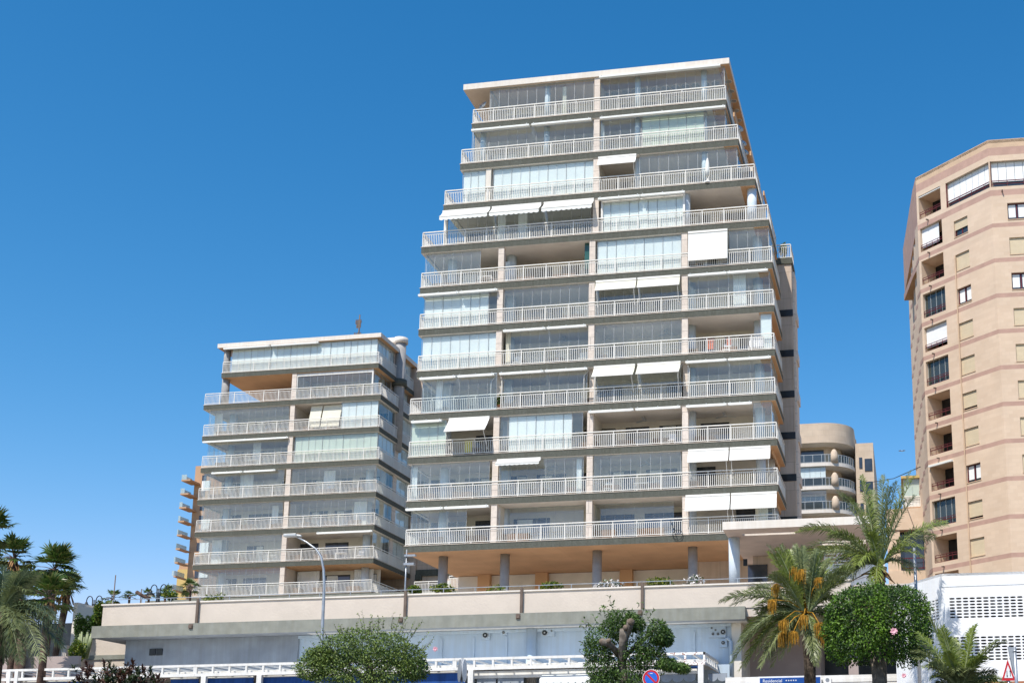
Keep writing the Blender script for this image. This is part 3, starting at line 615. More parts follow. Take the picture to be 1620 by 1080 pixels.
def text(body, size, loc, mt, parent, name='lettering', rot=(math.radians(90),0,0)):
    cu = bpy.data.curves.new(name, 'FONT'); cu.body = body; cu.size = size; cu.extrude = .002
    tmp = bpy.data.objects.new('tmp', cu); COL.objects.link(tmp); bpy.context.view_layer.update()
    me = bpy.data.meshes.new_from_object(tmp.evaluated_get(bpy.context.evaluated_depsgraph_get())); bpy.data.objects.remove(tmp)
    o = bpy.data.objects.new(name, me); COL.objects.link(o); me.materials.clear(); me.materials.append(mt)
    for p in me.polygons: p.material_index = 0
    o.parent = parent; o.location = Vector(loc)-parent.location; o.rotation_euler = rot; return o
text('Residencial', .2, (a.x+.13, 55.775, a.z-.2), M['signw'], t)
m = MB(); x = a.x+.13+.98
for j in range(5):
    cx, cz = x+.11*j+.1, a.z-.13
    for q in range(10):
        r0, r1 = (.045 if q % 2 == 0 else .018), (.018 if q % 2 == 0 else .045)
        t0, t1 = math.pi/2+q*math.pi/5, math.pi/2+(q+1)*math.pi/5
        m.tri((cx,55.77,cz),(cx+r0*math.cos(t0),55.77,cz+r0*math.sin(t0)),(cx+r1*math.cos(t1),55.77,cz+r1*math.sin(t1)))
m.build('star_row', M['signw'], t)
a = onY(1309, 1073, 55.9); t = thing('fence_notice', 'small square white plate with a round mark on the panel fence', 'sign', (a.x, 55.9, a.z-.5))
m = MB(); m.box(a.x-.17, a.x+.17, 55.9, 55.93, a.z-.3, a.z+.1); m.build('plate', M['signw'], t); m = MB(); m.tube([(a.x,55.898,a.z-.05),(a.x,55.89,a.z-.05)], .09, 14); m.build('round_mark', M['metal'], t)

# ------------------------------------------------------------------ right-hand building
def facet(b, P, Q, z0, z1, ops, wallmat='rbw', bands=(), depth=.28, name='wall'):
    """flat wall from P to Q (plan points, outside on the right hand of P->Q seen from above) with real openings"""
    P, Q = Vector((*P, 0)), Vector((*Q, 0)); L = (Q-P).length; u = (Q-P)/L; n = Vector((u.y, -u.x, 0)); Z_ = Vector((0,0,1))
    xs = sorted({0, L, *[o[0] for o in ops], *[o[1] for o in ops]}); zs = sorted({z0, z1, *[o[2] for o in ops], *[o[3] for o in ops], *[q for bd in bands for q in bd[:2]]})
    m = MB()
    pt = lambda s, z, d=0: P+u*s-n*d+Z_*z
    for a, c in zip(xs, xs[1:]):
        for e, f_ in zip(zs, zs[1:]):
            mx, mz = (a+c)/2, (e+f_)/2
            if any(o[0] < mx < o[1] and o[2] < mz < o[3] for o in ops): continue
            mi = 0
            for bd in bands:
                if bd[0] < mz < bd[1]: mi = bd[2]
            m.quad(pt(a,e), pt(c,e), pt(c,f_), pt(a,f_), mi)
    for o in ops:
        a, c, e, f_ = o[:4]; d = o[4] if len(o) > 4 else depth; mi = 0
        m.quad(pt(a,e), pt(a,e,d), pt(c,e,d), pt(c,e)); m.quad(pt(a,f_), pt(c,f_), pt(c,f_,d), pt(a,f_,d)); m.quad(pt(a,e), pt(a,f_), pt(a,f_,d), pt(a,e,d)); m.quad(pt(c,e), pt(c,e,d), pt(c,f_,d), pt(c,f_))
    m.build(name, [M[wallmat], M['rbs'], M['rbt']], b)
    return pt, u, n
def window(b, pt, u, n, o, kind, d=.24):
    a, c, e, f_ = o[:4]; m = MB()
    def bx(s0, s1, q0, q1, dd, th, mi): m.obox(pt((s0+s1)/2, (q0+q1)/2, dd), u*(s1-s0)/2, n*th, Vector((0,0,(q1-q0)/2)), mi)
    bx(a, c, e, f_, d, .01, 0)
    for s0, s1, q0, q1 in ((a,a+.07,e,f_),(c-.07,c,e,f_),(a,c,e,e+.07),(a,c,f_-.07,f_),((a+c)/2-.04,(a+c)/2+.04,e,f_)): bx(s0, s1, q0, q1, d-.03, .03, 1)
    w = m.build('window', [M['dwin'], M['red']], b)
    if kind > 0: m = MB(); bx(a+.02, c-.02, f_-(f_-e)*kind, f_, d-.1, .02, 0); m.build('roller_shutter', M['shut'], w)
    else:
        m = MB(); bx(a+.1, (a+c)/2-.1, e+.25, f_-.1, d-.015, .004, 0); bx((a+c)/2+.12, c-.1, e+.25, f_-.1, d-.015, .004, 0); m.build('curtain', M['curt'], w)
    m = MB(); bx(a-.03, c+.03, e-.06, e, .02, .06, 0); m.build('sill', M['rbt'], w)
RB = thing('brick_apartment_tower', 'faceted peach brick apartment tower at the right edge with rose bands and corner loggias', 'apartment building', (9, 100, 7)); b = RB
A, B_, C_, D_ = (2.45, 99.75), (8.25, 94.4), (18, 94.75), (1.75, 114)
zb_ = [46.02-2.995*k for k in range(-1, 12)]
ZT = 53.7
bands = [(z, z+.36, 1) for z in zb_[1:]]+[(zb_[0]-.25, zb_[0]+.25, 1), (52.3, 53.0, 1), (53.0, 53.7, 2)]
L = math.dist(A, B_)
sx = lambda x: (x-A[0])/(B_[0]-A[0])*L
ops = []; wins = []; logs = []
shut = [.6, 1, 0, 1, 1, 1, .85, 1, 1, 1, 1, 1]
shut[6] = .82; shut[7] = 1; kinds = [.55, 1, 0, 1, 1, .85, 1, 0, .87, 1, 1]
for k in range(11):
    z = 46.02-2.995*k; o = (sx(5.35), sx(6.42), z+.62, z+2.05); ops.append(o); wins.append((o, kinds[k]))
for k in range(-1, 11):
    z = 46.02-2.995*k; o = (sx(2.62), sx(4.42), z+.68, z+2.82, 2.0); ops.append(o); logs.append((k, o))
top = (sx(4.85), L-.06, 49.55, 51.8, .5); ops.append(top)
pt, u, n = facet(b, A, B_, 4, ZT, ops, bands=bands)
for o, kd in wins: window(b, pt, u, n, o, kd)
rnd = random.Random(5)
def obx(m, pt, u, n, s0, s1, q0, q1, dd, th, mi=0): m.obox(pt((s0+s1)/2, (q0+q1)/2, dd), u*(s1-s0)/2, n*th, Vector((0,0,(q1-q0)/2)), mi)
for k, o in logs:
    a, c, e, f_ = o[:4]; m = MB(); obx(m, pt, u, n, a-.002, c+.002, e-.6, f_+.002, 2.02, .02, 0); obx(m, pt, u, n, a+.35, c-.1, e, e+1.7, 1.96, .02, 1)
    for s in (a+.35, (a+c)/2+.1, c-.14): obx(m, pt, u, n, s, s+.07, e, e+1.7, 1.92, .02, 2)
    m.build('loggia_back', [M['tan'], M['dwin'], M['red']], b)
    m = MB(); obx(m, pt, u, n, a, c, e+.42, e+.48, .1, .03); obx(m, pt, u, n, a, c, e+.62, e+.66, .1, .02); obx(m, pt, u, n, a, c, e+.02, e+.06, .1, .02)
    for q in range(5): obx(m, pt, u, n, a+(c-a)*q/4-.015, a+(c-a)*q/4+.015, e, e+.62, .1, .015)
    m.build('loggia_railing', M['red'], b)
    if k in (0, 3):
        m = MB(); obx(m, pt, u, n, a+.03, c-(.55 if k == 0 else .03), e+.4, f_-.03, .25, .01); m.build('blind', M['curt'], b)
    if k in (2, 4, 8):
        m = MB()
        for q in range(5): obx(m, pt, u, n, a+(c-a)*q/4-.02, a+(c-a)*q/4+.02, e, f_, .3, .02, 1)
        obx(m, pt, u, n, a, c, e, f_, .32, .005, 0); m.build('glass_screen', [M['glassr'], M['alum']], b)
    m = MB(); p = pt(a+1.0, e-.4, 0); m.bar(p, p+n*.28+Vector((0,0,-.03)), .045); m.build('drain_spout', M['brown'], b)
o = logs[8][1]; m = MB(); obx(m, pt, u, n, o[0], o[1], o[3]-.14, o[3]+.02, -.12, .12); m.build('rolled_awning', M['awn'], b)
o = logs[0][1]; m = MB(); obx(m, pt, u, n, o[0], o[1], o[3]-.12, o[3]-.04, .1, .06); m.build('rolled_awning', M['awn'], b)
def topglaze(pt, u, n, a, c, e, f_):
    k = max(2, int((c-a)/.62)); w = (c-a)/k
    for i in range(k):
        m = MB(); obx(m, pt, u, n, a+w*i+.015, a+w*(i+1)-.015, e+.55, f_-.05, .3, .012); m.build('blind', M['curt'], b)
    m = MB(); obx(m, pt, u, n, a, c, e, f_, .38, .01, 2); obx(m, pt, u, n, a, c, f_-.05, f_, .25, .04, 0); obx(m, pt, u, n, a, c, e+.52, e+.58, .1, .03, 1); obx(m, pt, u, n, a, c, e+.25, e+.29, .1, .02, 1)
    for i in range(0, k+1, 2): obx(m, pt, u, n, a+w*i-.02, a+w*i+.02, e, e+.58, .1, .02, 1)
    for s in (a, c-.06): obx(m, pt, u, n, s, s+.06, e, f_, .1, .04, 1)
    m.build('terrace_glazing', [M['alum'], M['red'], M['dwin']], b)
topglaze(pt, u, n, top[0], top[1], top[2], top[3])
L2 = math.dist(B_, C_); ops = []; wins = []
for k in range(-0, 12):
    z = 46.02-2.995*k; o = (1.25, 2.75, z+.62, z+2.05); ops.append(o); wins.append((o, [0, 1, 0, 1, 1, 1, 1, 1, .4, 1, 1, .6][k]))
top = (.06, L2-.5, 49.55, 51.8, .5); ops.append(top)
pt, u, n = facet(b, B_, C_, 4, ZT, ops, bands=bands)
for o, kd in wins: window(b, pt, u, n, o, kd)
topglaze(pt, u, n, top[0], top[1], top[2], top[3])
m = MB(); p = pt(.9, 49.1, 0)
for s in (.9, 4.2): p = pt(s, 49.1, 0); m.bar(p, p+n*.28, .045)
m.build('drain_spout', M['brown'], b)
# saw-tooth left flank with little windows
m = MB(); pts = [A]; steps = 6
for i in range(steps):
    t0 = (i+.55)/steps; t1 = (i+1)/steps
    q = lambda t, dx: (A[0]+(D_[0]-A[0])*t+dx, A[1]+(D_[1]-A[1])*t)
    pts += [q(t0, -.16), q(t1, .06)]
for (P, Q) in zip(pts, pts[1:]):
    m.quad((*Q, 4), (*P, 4), (*P, ZT-4.3), (*Q, ZT-4.3), 0)
for z in zb_[1:]:
    for (P, Q) in zip(pts, pts[1:]):
        m.quad((Q[0]-.02, Q[1], z), (P[0]-.02, P[1], z), (P[0]-.02, P[1], z+.36), (Q[0]-.02, Q[1], z+.36), 1)
for k in range(11):
    for i in range(0, steps, 2):
        P, Q = pts[2*i+1], pts[2*i+2]; z = 46.02-2.995*k; l = lambda t: (P[0]+(Q[0]-P[0])*t-.03, P[1]+(Q[1]-P[1])*t)
        m.quad((*l(.75), z+1), (*l(.3), z+1), (*l(.3), z+2), (*l(.75), z+2), 2)
m.build('flank_wall', [M['rbw'], M['rbs'], M['dwin']], b)
m = MB(); m.prism([A, (A[0]+.3, A[1]), (D_[0]+.3, D_[1]), (D_[0]-.45, D_[1]), (A[0]-.25, A[1]+2.2)], 49.1, ZT, 0, bot=1); m.prism([(A[0]-.05, A[1]+1), (A[0]+.3, A[1]+1), (D_[0]+.3, 108), (D_[0]-.6, 108), (A[0]-.5, A[1]+3)], 45.9, 46.5, 0, bot=1)
m.build('flank_parapet', [M['rbs'], M['peach']], b)
m = MB(); m.prism([A, B_, C_, (18, 114), D_], ZT-.3, ZT-.05); m.build('roof', M['rbt'], b)
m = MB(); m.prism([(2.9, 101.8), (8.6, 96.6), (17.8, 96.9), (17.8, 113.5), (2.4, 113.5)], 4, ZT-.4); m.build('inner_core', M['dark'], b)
m = MB(); s = 4.7*L/7.9; p = pt(0, 0); m.bar((B_[0]-2.95, B_[1]+2.6, 4), (B_[0]-2.95, B_[1]+2.6, 45), .04); m.build('downpipe', M['rbt'], b)

# ------------------------------------------------------------------ curved sandstone building
CB = thing('curved_apartment_building', 'sandstone apartment building with rounded balconies between the two towers', 'apartment building', (-7, 155, 20)); b = CB
def outline(x0, x1, r, Yf, Yb, n=14, off=0):
    pts = [(x0-off, Yb), (x0-off, Yf-off)]
    cx, cy = x1-r, Yf+r
    for i in range(n+1): t = -math.pi/2+math.pi/2*i/n; pts.append((cx+(r+off)*math.cos(t), cy+(r+off)*math.sin(t)))
    pts.append((x1+off, Yb)); return pts
X0, X1 = -12.9, -5.45; R = 4.0; Yc = 150; Z0 = 47.5
m = MB(); m.prism(outline(X0, X1, R, Yc, 158), Z0-2.55, Z0, 0, bot=1); m.build('curved_parapet', [M['sand'], M['ceil']], b)
flo = [Z0-5.15-3.02*k for k in range(8)]
for k, z in enumerate(flo):
    m = MB(); m.prism(outline(X0, X1, R, Yc, 158), z-.45, z, 0, bot=1); m.build('curved_balcony_slab', [M['roof'], M['ceil']], b)
    o = outline(X0+.1, X1-.1, R-.1, Yc+.1, 156)[1:-1]
    m = MB(); g = MB()
    for P, Q in zip(o, o[1:]):
        m.bar((*P, z+1.05), (*Q, z+1.05), .03); m.bar((*P, z+.08), (*Q, z+.08), .02)
        dd = math.dist(P, Q); kk = max(1, int(dd/1.1))
        for j in range(kk): x = P[0]+(Q[0]-P[0])*j/kk; y = P[1]+(Q[1]-P[1])*j/kk; m.bar((x, y, z), (x, y, z+1.05), .025)
        g.quad((*P, z+.1), (*Q, z+.1), (*Q, z+1.0), (*P, z+1.0))
    r = m.build('balcony_railing', M['alum'], b); g.build('rail_glass', M['glassr'], r)
    m = MB(); m.prism(outline(X0+.2, X1-1.7, R-1.6, Yc+2.2, 158), z, z+2.6); m.box(X0, X0+.5, Yc+.02, 158, z, z+2.57); m.build('inner_wall', M['sand'], b)
    m = MB(); m.box(X0+.7, X0+3.6, Yc+2.12, Yc+2.19, z+.05, z+2.2); m.box(X0+4.7, X0+5.0, Yc+3.4, Yc+3.5, z, z+1); m.build('balcony_door', M['dwin'], b)
    m = MB(); m.lathe((X0+5.0, Yc+.54, z), [(.5, 0), (.5, .8), (.42, 1.35), (.22, 1.7), (0, 1.8)], 14); m.build('rounded_divider', M['sand'], b)
    if k in (1, 2): screen(b, X0+.55, X0+3.9, Yc+.35, z+(1.15 if k == 1 else 1.1), z+2.55, 'c' if k == 1 else 'g', pane=.65)
m = MB(); m.box(X1+.1, -3.05, 153.6, 175, 10, 45.6); m.box(-12, X1+.099, 157.9, 175, 10, 47.4); m.box(-8, -5.6, 156, 160, 47.5, 48.3); m.build('side_wall', M['sand'], b)
for k in range(5):
    z = 43.3-3.02*k
    m = MB(); m.box(-4.9, -4.5, 153.5, 153.59, z-1, z+.4); m.build('side_window', M['dwin'], b)
    m = MB(); m.box(-4.2, -3.25, 153.5, 153.59, z-1.4, z+.2); m.build('side_window', M['dwin'], b)
# small peach building at the foot of the right tower
PB = thing('peach_apartment_building', 'small peach building with a white glazed balcony left of the brick tower', 'apartment building', (1.3, 112, 8)); b = PB
a = onY(1427,755,110); c = onY(1476,800,110)
m = MB(); m.box(a.x, 6, 110, 118, c.z-.5, c.z, 0, bot=1); m.box(a.x-.1, 6, 109.9, 118, a.z-.1, a.z+.12, 2); m.build('balcony_slab', [M['orange'], M['white'], M['ochre']], b)
screen(b, a.x+.1, 5, 110.2, c.z+.9, a.z-.1, 'y', pane=.8, frame=False)
m = MB(); m.box(a.x+.1, 5, 110.15, 110.25, c.z, c.z+.1); m.box(a.x+.1, 5, 110.25, 110.3, c.z+.1, c.z+.9); m.build('balcony_parapet', M['curt'], b); railing(b, a.x, 5, 110.05, c.z, name='balcony_railing', h=1.0)
p = onY(1440, 848, 110); m = MB(); m.box(a.x+1.4, 7, 112, 118, 6, c.z-.5, 0); m.build('upper_wall', M['white'], b)
m = MB(); m.box(a.x-1.5, 6, 106.5, 111.9, 6, p.z-2.9-.8); m.box(a.x-1.5, 6, 106.5, 111.9, p.z-.1, p.z+1.8); m.box(a.x-1.5, a.x-.4, 106.6, 111.9, p.z-3.7, p.z-.1); m.build('lower_wall', M['rbw'], b)
m = MB(); m.box(a.x-.4, 5, 107.6, 107.7, p.z-3.6, p.z-.1); m.build('window', M['dwin'], b)
m = MB(); m.box(a.x-.3, 5, 106.4, 106.46, p.z-2.7, p.z-2.62); m.box(a.x-.3, 5, 106.4, 106.46, p.z-3.6, p.z-3.5)
for i in range(9): m.box(a.x-.3+.6*i, a.x-.26+.6*i, 106.4, 106.45, p.z-3.6, p.z-2.6)
m.build('balcony_railing', M['red'], b)
# far orange block with stacked balconies, left
FB = thing('distant_orange_block', 'distant orange and ochre block with stacked balconies at the left end of the lower block', 'apartment building', (-155, 255, 8)); b = FB
q0 = onY(309, 745, 250); m = MB(); m.box(q0.x, -120, 250, 262, 6, q0.z+1.2); m.build('main_wall', M['orange'], b)
q1 = onY(276, 888, 250); m = MB(); m.box(q1.x, q0.x-.01, 252, 262, 6, q1.z, 0); m.box(q1.x-.1, q1.x+2.6, 251.6, 251.99, 6, q1.z-1.5, 1); m.build('lower_wall', [M['orange'], M['ochre']], b)
for i in range(10):
    p = onY(291-1.8*i, 760+21.6*i, 247); m = MB(); m.box(p.x, q0.x+1.5-.25*i, 246, 250, p.z-.35, p.z, 0); bo = m.build('balcony', [M['orange']], b)
    m = MB(); m.box(p.x, q0.x+.5-.25*i, 246.05, 246.15, p.z, p.z+1.15); m.box(p.x, p.x+.1, 246.16, 250, p.z, p.z+1.15); m.build('balcony_glass', M['glassf'], bo)
    m = MB(); m.box(p.x+2.6, p.x+3.6, 249.9, 249.99, p.z, p.z+1.9); m.build('balcony_door', M['dwin'], bo)

# ------------------------------------------------------------------ white car park wall
PW = thing('car_park_wall', 'white rendered car park with rows of oval ventilation holes at the right edge', 'wall', (3, 50, 4.5)); b = PW
def holes(P, Q, z0, z1, blocks):
    P, Q = Vector((*P, 0)), Vector((*Q, 0)); L = (Q-P).length; u = (Q-P)/L; n = Vector((u.y, -u.x, 0)); m = MB()
    pt = lambda s, z, d=0: P+u*s-n*d+Vector((0,0,z))
    xs = {0, L}; zs = {z0, z1}; cells = {}
    for (s0, nx, dx, zt_, nz, dz) in blocks:
        for i in range(nx):
            for j in range(nz):
                cells[(round(s0+i*dx, 4), round(zt_-(j+1)*dz, 4))] = (dx, dz)
    rects = [(s0, s0+nx*dx, zt_-nz*dz, zt_) for (s0, nx, dx, zt_, nz, dz) in blocks]
    gx = sorted({0, L, *[r[0] for r in rects], *[r[1] for r in rects]}); gz = sorted({z0, z1, *[r[2] for r in rects], *[r[3] for r in rects]})
    for a, c in zip(gx, gx[1:]):
        for e, f_ in zip(gz, gz[1:]):
            if any(r[0] < (a+c)/2 < r[1] and r[2] < (e+f_)/2 < r[3] for r in rects): continue
            m.quad(pt(a,e), pt(c,e), pt(c,f_), pt(a,f_))
    for (s, z), (dx, dz) in cells.items():
        N = 16; hw, hh = dx*.405, dz*.30; cx, cz = s+dx/2, z+dz/2; ring = []; sq = []
        for k in range(N):
            t = 2*math.pi*(k+.5)/N; ct, st = math.cos(t), math.sin(t)
            ring.append((cx+hw*math.copysign(abs(ct)**.6, ct), cz+hh*math.copysign(abs(st)**.8, st)))
            q = max(abs(ct), abs(st)); sq.append((cx+dx/2*ct/q, cz+dz/2*st/q))
        cor = [(cx+dx/2, cz+dz/2), (cx-dx/2, cz+dz/2), (cx-dx/2, cz-dz/2), (cx+dx/2, cz-dz/2)]
        for k in range(N):
            k2 = (k+1) % N; A_, B2, C2, D2 = sq[k], sq[k2], ring[k2], ring[k]
            m.quad(pt(*A_), pt(*B2), pt(*C2), pt(*D2)) if True else 0
            if (k+1) % 4 == 2: c4 = cor[((k+1)//4) % 4]; m.tri(pt(*A_), pt(*c4), pt(*B2))
            m.quad(pt(*D2), pt(*C2), pt(*C2, .14), pt(*D2, .14))
    return m
P0, P1, P2 = (-.4, 53.2), (1.55, 50), (7.5, 50.2)
zt = onY(1487, 907, 50).z
s1 = 0.24; dx = .28; dz = .142
ztop1 = onY(1500, 944, 50).z; ztop2 = onY(1500, 1006, 50).z
m = holes(P1, P2, 4, zt, [(s1+.02, 12, dx*.955, ztop1, 7, dz*.885), (s1-.2+.05, 14, dx*.955, ztop2, 8, dz*.885), (s1+4.3, 4, dx*.955, ztop1, 7, dz*.885)]); m.build('front_wall', M['parking'], b)
LL = math.dist(P0, P1); m = holes(P0, P1, 4, zt, [(LL-.25-8*dx, 8, dx, ztop1, 7, dz*.885)]); m.build('side_wall', M['parking'], b)
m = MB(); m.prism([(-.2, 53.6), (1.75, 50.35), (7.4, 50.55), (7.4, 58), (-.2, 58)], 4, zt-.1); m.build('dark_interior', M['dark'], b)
m = MB(); m.prism([P0, P1, P2, (7.5, 58.1), (-.4, 58.1)], zt-.099, zt+.0); m.build('roof_slab', M['parking'], b)
m = MB(); m.bar((P1[0], P1[1]-.004, zt-.55), (P2[0], P2[1]-.004, zt-.5), .006); m.build('render_crack', M['conc'], b)
p = onY(1540, 1078, 46); m = MB(); m.box(2.2, 9, 46, 46.3, 4.4, p.z); tag(m.build('low_wall', M['terracotta']), 'low terracotta coloured wall behind the warning sign', 'wall')

# ------------------------------------------------------------------ vegetation kit
def rv(rnd):
    while 1:
        v = Vector((rnd.uniform(-1,1), rnd.uniform(-1,1), rnd.uniform(-1,1)))
        if .05 < v.length < 1: return v
def leaf(m, p, d, n, L, w, mi):
    """folded pointed leaf: from p along d, face normal n"""
    s = d.cross(n).normalized()*w; n = s.cross(d).normalized(); tip = p+d*L-n*L*.18; mid = p+d*L*.45
    i = len(m.v); m.v += [tuple(p), tuple(mid+s+n*w*.35), tuple(tip), tuple(mid-s+n*w*.35), tuple(mid)]
    m.f += [(i, i+1, i+2, i+4), (i, i+4, i+2, i+3)]; m.m += [mi, mi]; m.sm += [0, 0]
def crown(parent, C, rad, n, L, mats, seed, lumps=14, hollow=.35, droop=.2, flat=1.0, name='crown', box=None, wd=.28, bright=.4):
    rnd = random.Random(seed); m = MB(); C = Vector(C)
    cl = []
    for i in range(lumps):
        v = rv(rnd).normalized(); v.z *= flat
        cl.append((Vector((v.x*rad[0], v.y*rad[1], v.z*rad[2]))*rnd.uniform(.45,.78), rnd.uniform(.3,.5)))
    cl.append((Vector((0,0,0)), .72))
    for i in range(n):
        c, r = rnd.choice(cl) if rnd.random() < .75 else cl[-1]
        v = rv(rnd); v = v.normalized()*(v.length**hollow); q = Vector((v.x*rad[0]*r, v.y*rad[1]*r, v.z*rad[2]*r)); p = C+c+q
        o = (p-C); o = Vector((o.x/rad[0], o.y/rad[1], o.z/rad[2]))
        d = (q.normalized()*.7+rv(rnd)*.9+Vector((0,0,-droop))).normalized(); nn = (rv(rnd)+Vector((0,0,.8))).normalized()
        leaf(m, p, d, nn, L*rnd.uniform(.6,1.25), L*wd*rnd.uniform(.8,1.2), 0 if rnd.random() < bright else 1)
    return m.build(name, mats, parent)
def sprigs(parent, C, rad, n, L, mats, seed, lo=0, length=(.25,.6), name='leafy_shoots'):
    rnd = random.Random(seed); m = MB(); C = Vector(C)
    for i in range(n):
        v = rv(rnd).normalized(); v.z = abs(v.z) if lo == 0 else v.z; p = C+Vector((v.x*rad[0], v.y*rad[1], v.z*rad[2]))*.9
        d = (v+Vector((0,0,.7))+rv(rnd)*.4).normalized(); Ls = rnd.uniform(*length)
        m.tube([p, p+d*Ls*.5, p+d*Ls], [.01,.008,.004], 4, 1)
        for k in range(int(Ls/.05)):
            q = p+d*Ls*(k+1)/int(Ls/.05); leaf(m, q, (rv(rnd)+d*.4).normalized(), (rv(rnd)+Vector((0,0,1))).normalized(), L*rnd.uniform(.7,1.2), L*.25, 0)
    o = m.build(name, mats, parent); cr = [c for c in parent.children if c.name.startswith('crown')][0]      # the shoots belong to the crown's own mesh
    me = cr.data; me.materials.append(mats[1]); b_ = bmesh.new(); b_.from_mesh(me); k0 = len(b_.faces); b_.from_mesh(o.data); b_.faces.ensure_lookup_table()
    for f_ in b_.faces[k0:]: f_.material_index = 2 if f_.material_index == 1 else 0
    b_.to_mesh(me); b_.free(); bpy.data.objects.remove(o)
    return cr
def trunk(parent, pts, rad, mt='trunk', limbs=(), n=12, name='trunk'):
    m = MB(); m.tube(pts, rad, n)
    for P, R_ in limbs: m.tube(P, R_, 8)
    return m.build(name, M[mt], parent)
def frond(m, P0, P1, P2, nl, LL, rnd, mi=0, twist=0, dens=1, droop=.35, wr=.017, rach=2):
    """pinnate palm frond along the curve P0-P1-P2 with pointed leaflets on both sides"""
    P0, P1, P2 = map(Vector, (P0, P1, P2)); B = lambda t: P0*(1-t)**2+P1*2*t*(1-t)+P2*t*t
    T = lambda t: ((P1-P0)*2*(1-t)+(P2-P1)*2*t).normalized()
    k = 9; m.tube([B(i/k) for i in range(k+1)], [.035*(1-i/k)+.006 for i in range(k+1)], 5, rach)
    for i in range(nl):
        t = .10+.9*(i+rnd.random()*.6)/nl; p = B(t); d = T(t); side = d.cross(Vector((0,0,1)))
        if side.length < .1: side = d.cross(Vector((0,1,0)))
        side.normalize(); up = side.cross(d).normalized()
        if twist: c_, s_ = math.cos(twist), math.sin(twist); side, up = side*c_+up*s_, up*c_-side*s_
        prof_ = min(1, (t-.05)*4)*(1.0 if t < .75 else max(.25, 1-(t-.75)*2.6))
        for s in (-1, 1):
            L = LL*prof_*rnd.uniform(.8, 1.1); v = (side*s*.78+d*(.5+.55*t)+up*rnd.uniform(-.05,.75)+rv(rnd)*.16).normalized()
            p1 = p+v*L*.5; p2 = p+v*L+Vector((0,0,-droop*L)); w = wr*rnd.uniform(.8,1.2); q = v.cross(up).normalized()*w
            j = len(m.v); m.v += [tuple(p-q*.5), tuple(p+q*.5), tuple(p1+q), tuple(p1-q), tuple(p2)]
            m.f += [(j, j+1, j+2, j+3), (j+3, j+2, j+4)]; m.m += [mi, mi]; m.sm += [0, 0]
def pxp(x, y, Y): return onY(x, y, Y)
def datepalm(t, Cc, tips, nl, LL, seed, extra=10, Rr=2.2, mats=('pf1','pf2'), droop=.3, dup=1):
    """tips: list of (tip point, lift of the middle)"""
    rnd = random.Random(seed); C = Vector(Cc); m = MB()
    L_ = list(tips)
    for P, lf in list(tips):
        for q_ in range(dup): L_.append((Vector(P)+rv(rnd)*Rr*.2, max(0, lf+rnd.uniform(-.07,.07))))
    for i in range(extra):
        a = rnd.uniform(0, 2*math.pi); e = rnd.uniform(-.25, 1.1); v = Vector((math.cos(a)*math.cos(e), math.sin(a)*math.cos(e)*.9, math.sin(e)))
        L_.append((C+v*Rr*rnd.uniform(.8,1.05)-Vector((0,0,.35*Rr*math.cos(e))), .45))
    for (P, lift) in L_:
        P = Vector(P); h = Vector((P.x-C.x, P.y-C.y, 0)); mid = C+(P-C)*.5+Vector((0,0,lift*(P-C).length))
        frond(m, C+h.normalized()*.08 if h.length > .01 else C, mid, P, int(nl*1.0), LL*1.1, rnd, 0 if rnd.random() < .6 else 1, twist=rnd.uniform(-.6,.6), droop=droop)
    return m.build('crown', [M[mats[0]], M[mats[1]], M['agave']], t)

# tall date palm right of centre
Yp = 47.0; C = pxp(1391, 893, Yp); t = thing('date_palm', 'tall green date palm rising behind the clipped round tree', 'palm tree', (C.x, Yp, 4.5))
tips = [((x, y), dy, lf) for x, y, dy, lf in ((1266,838,-.3,.34),(1325,778,.2,.22),(1362,752,-.2,.12),(1352,800,.8,.2),(1398,752,.4,.1),(1408,770,-.8,.1),(1441,746,.2,.14),(1432,790,-.6,.2),(1497,826,.1,.25),(1478,850,.8,.28),
      (1240,905,-.2,.40),(1268,872,.8,.38),(1300,905,-.9,.42),(1292,880,1.2,.3),(1310,850,-1.2,.3),(1460,880,-.8,.38),(1335,900,-1.4,.3),(1440,905,1.0,.4),(1380,775,1.4,.1),(1330,925,.6,.4))]
datepalm(t, C, [(pxp(x, y, Yp+dy), lf) for (x, y), dy, lf in tips], 62, .52, 3, extra=6, Rr=1.9)
trunk(t, [(C.x-.1,Yp,4.4),(C.x-.05,Yp,7),(C.x,Yp,C.z-.7),(C.x,Yp,C.z-.1)], [.24,.2,.2,.3], 'ptrunk')
rnd = random.Random(9); m = MB()
for i in range(14):
    a = rnd.uniform(0, 6.28); v = Vector((math.cos(a), math.sin(a), 0)); p = C+Vector((0,0,-.35)); q = p+v*rnd.uniform(.5,1.15)+Vector((0,0,-rnd.uniform(-.1,.5)))
    m.tube([p+v*.1, (p+q)/2+Vector((0,0,.15)), q], [.05,.035,.008], 5); s = v.cross(Vector((0,0,1)))*.07
    m.quad(p+v*.15-s, p+v*.15+s, q+s*.5, q-s*.5)
m.build('dry_frond_bases', M['dry'], t)

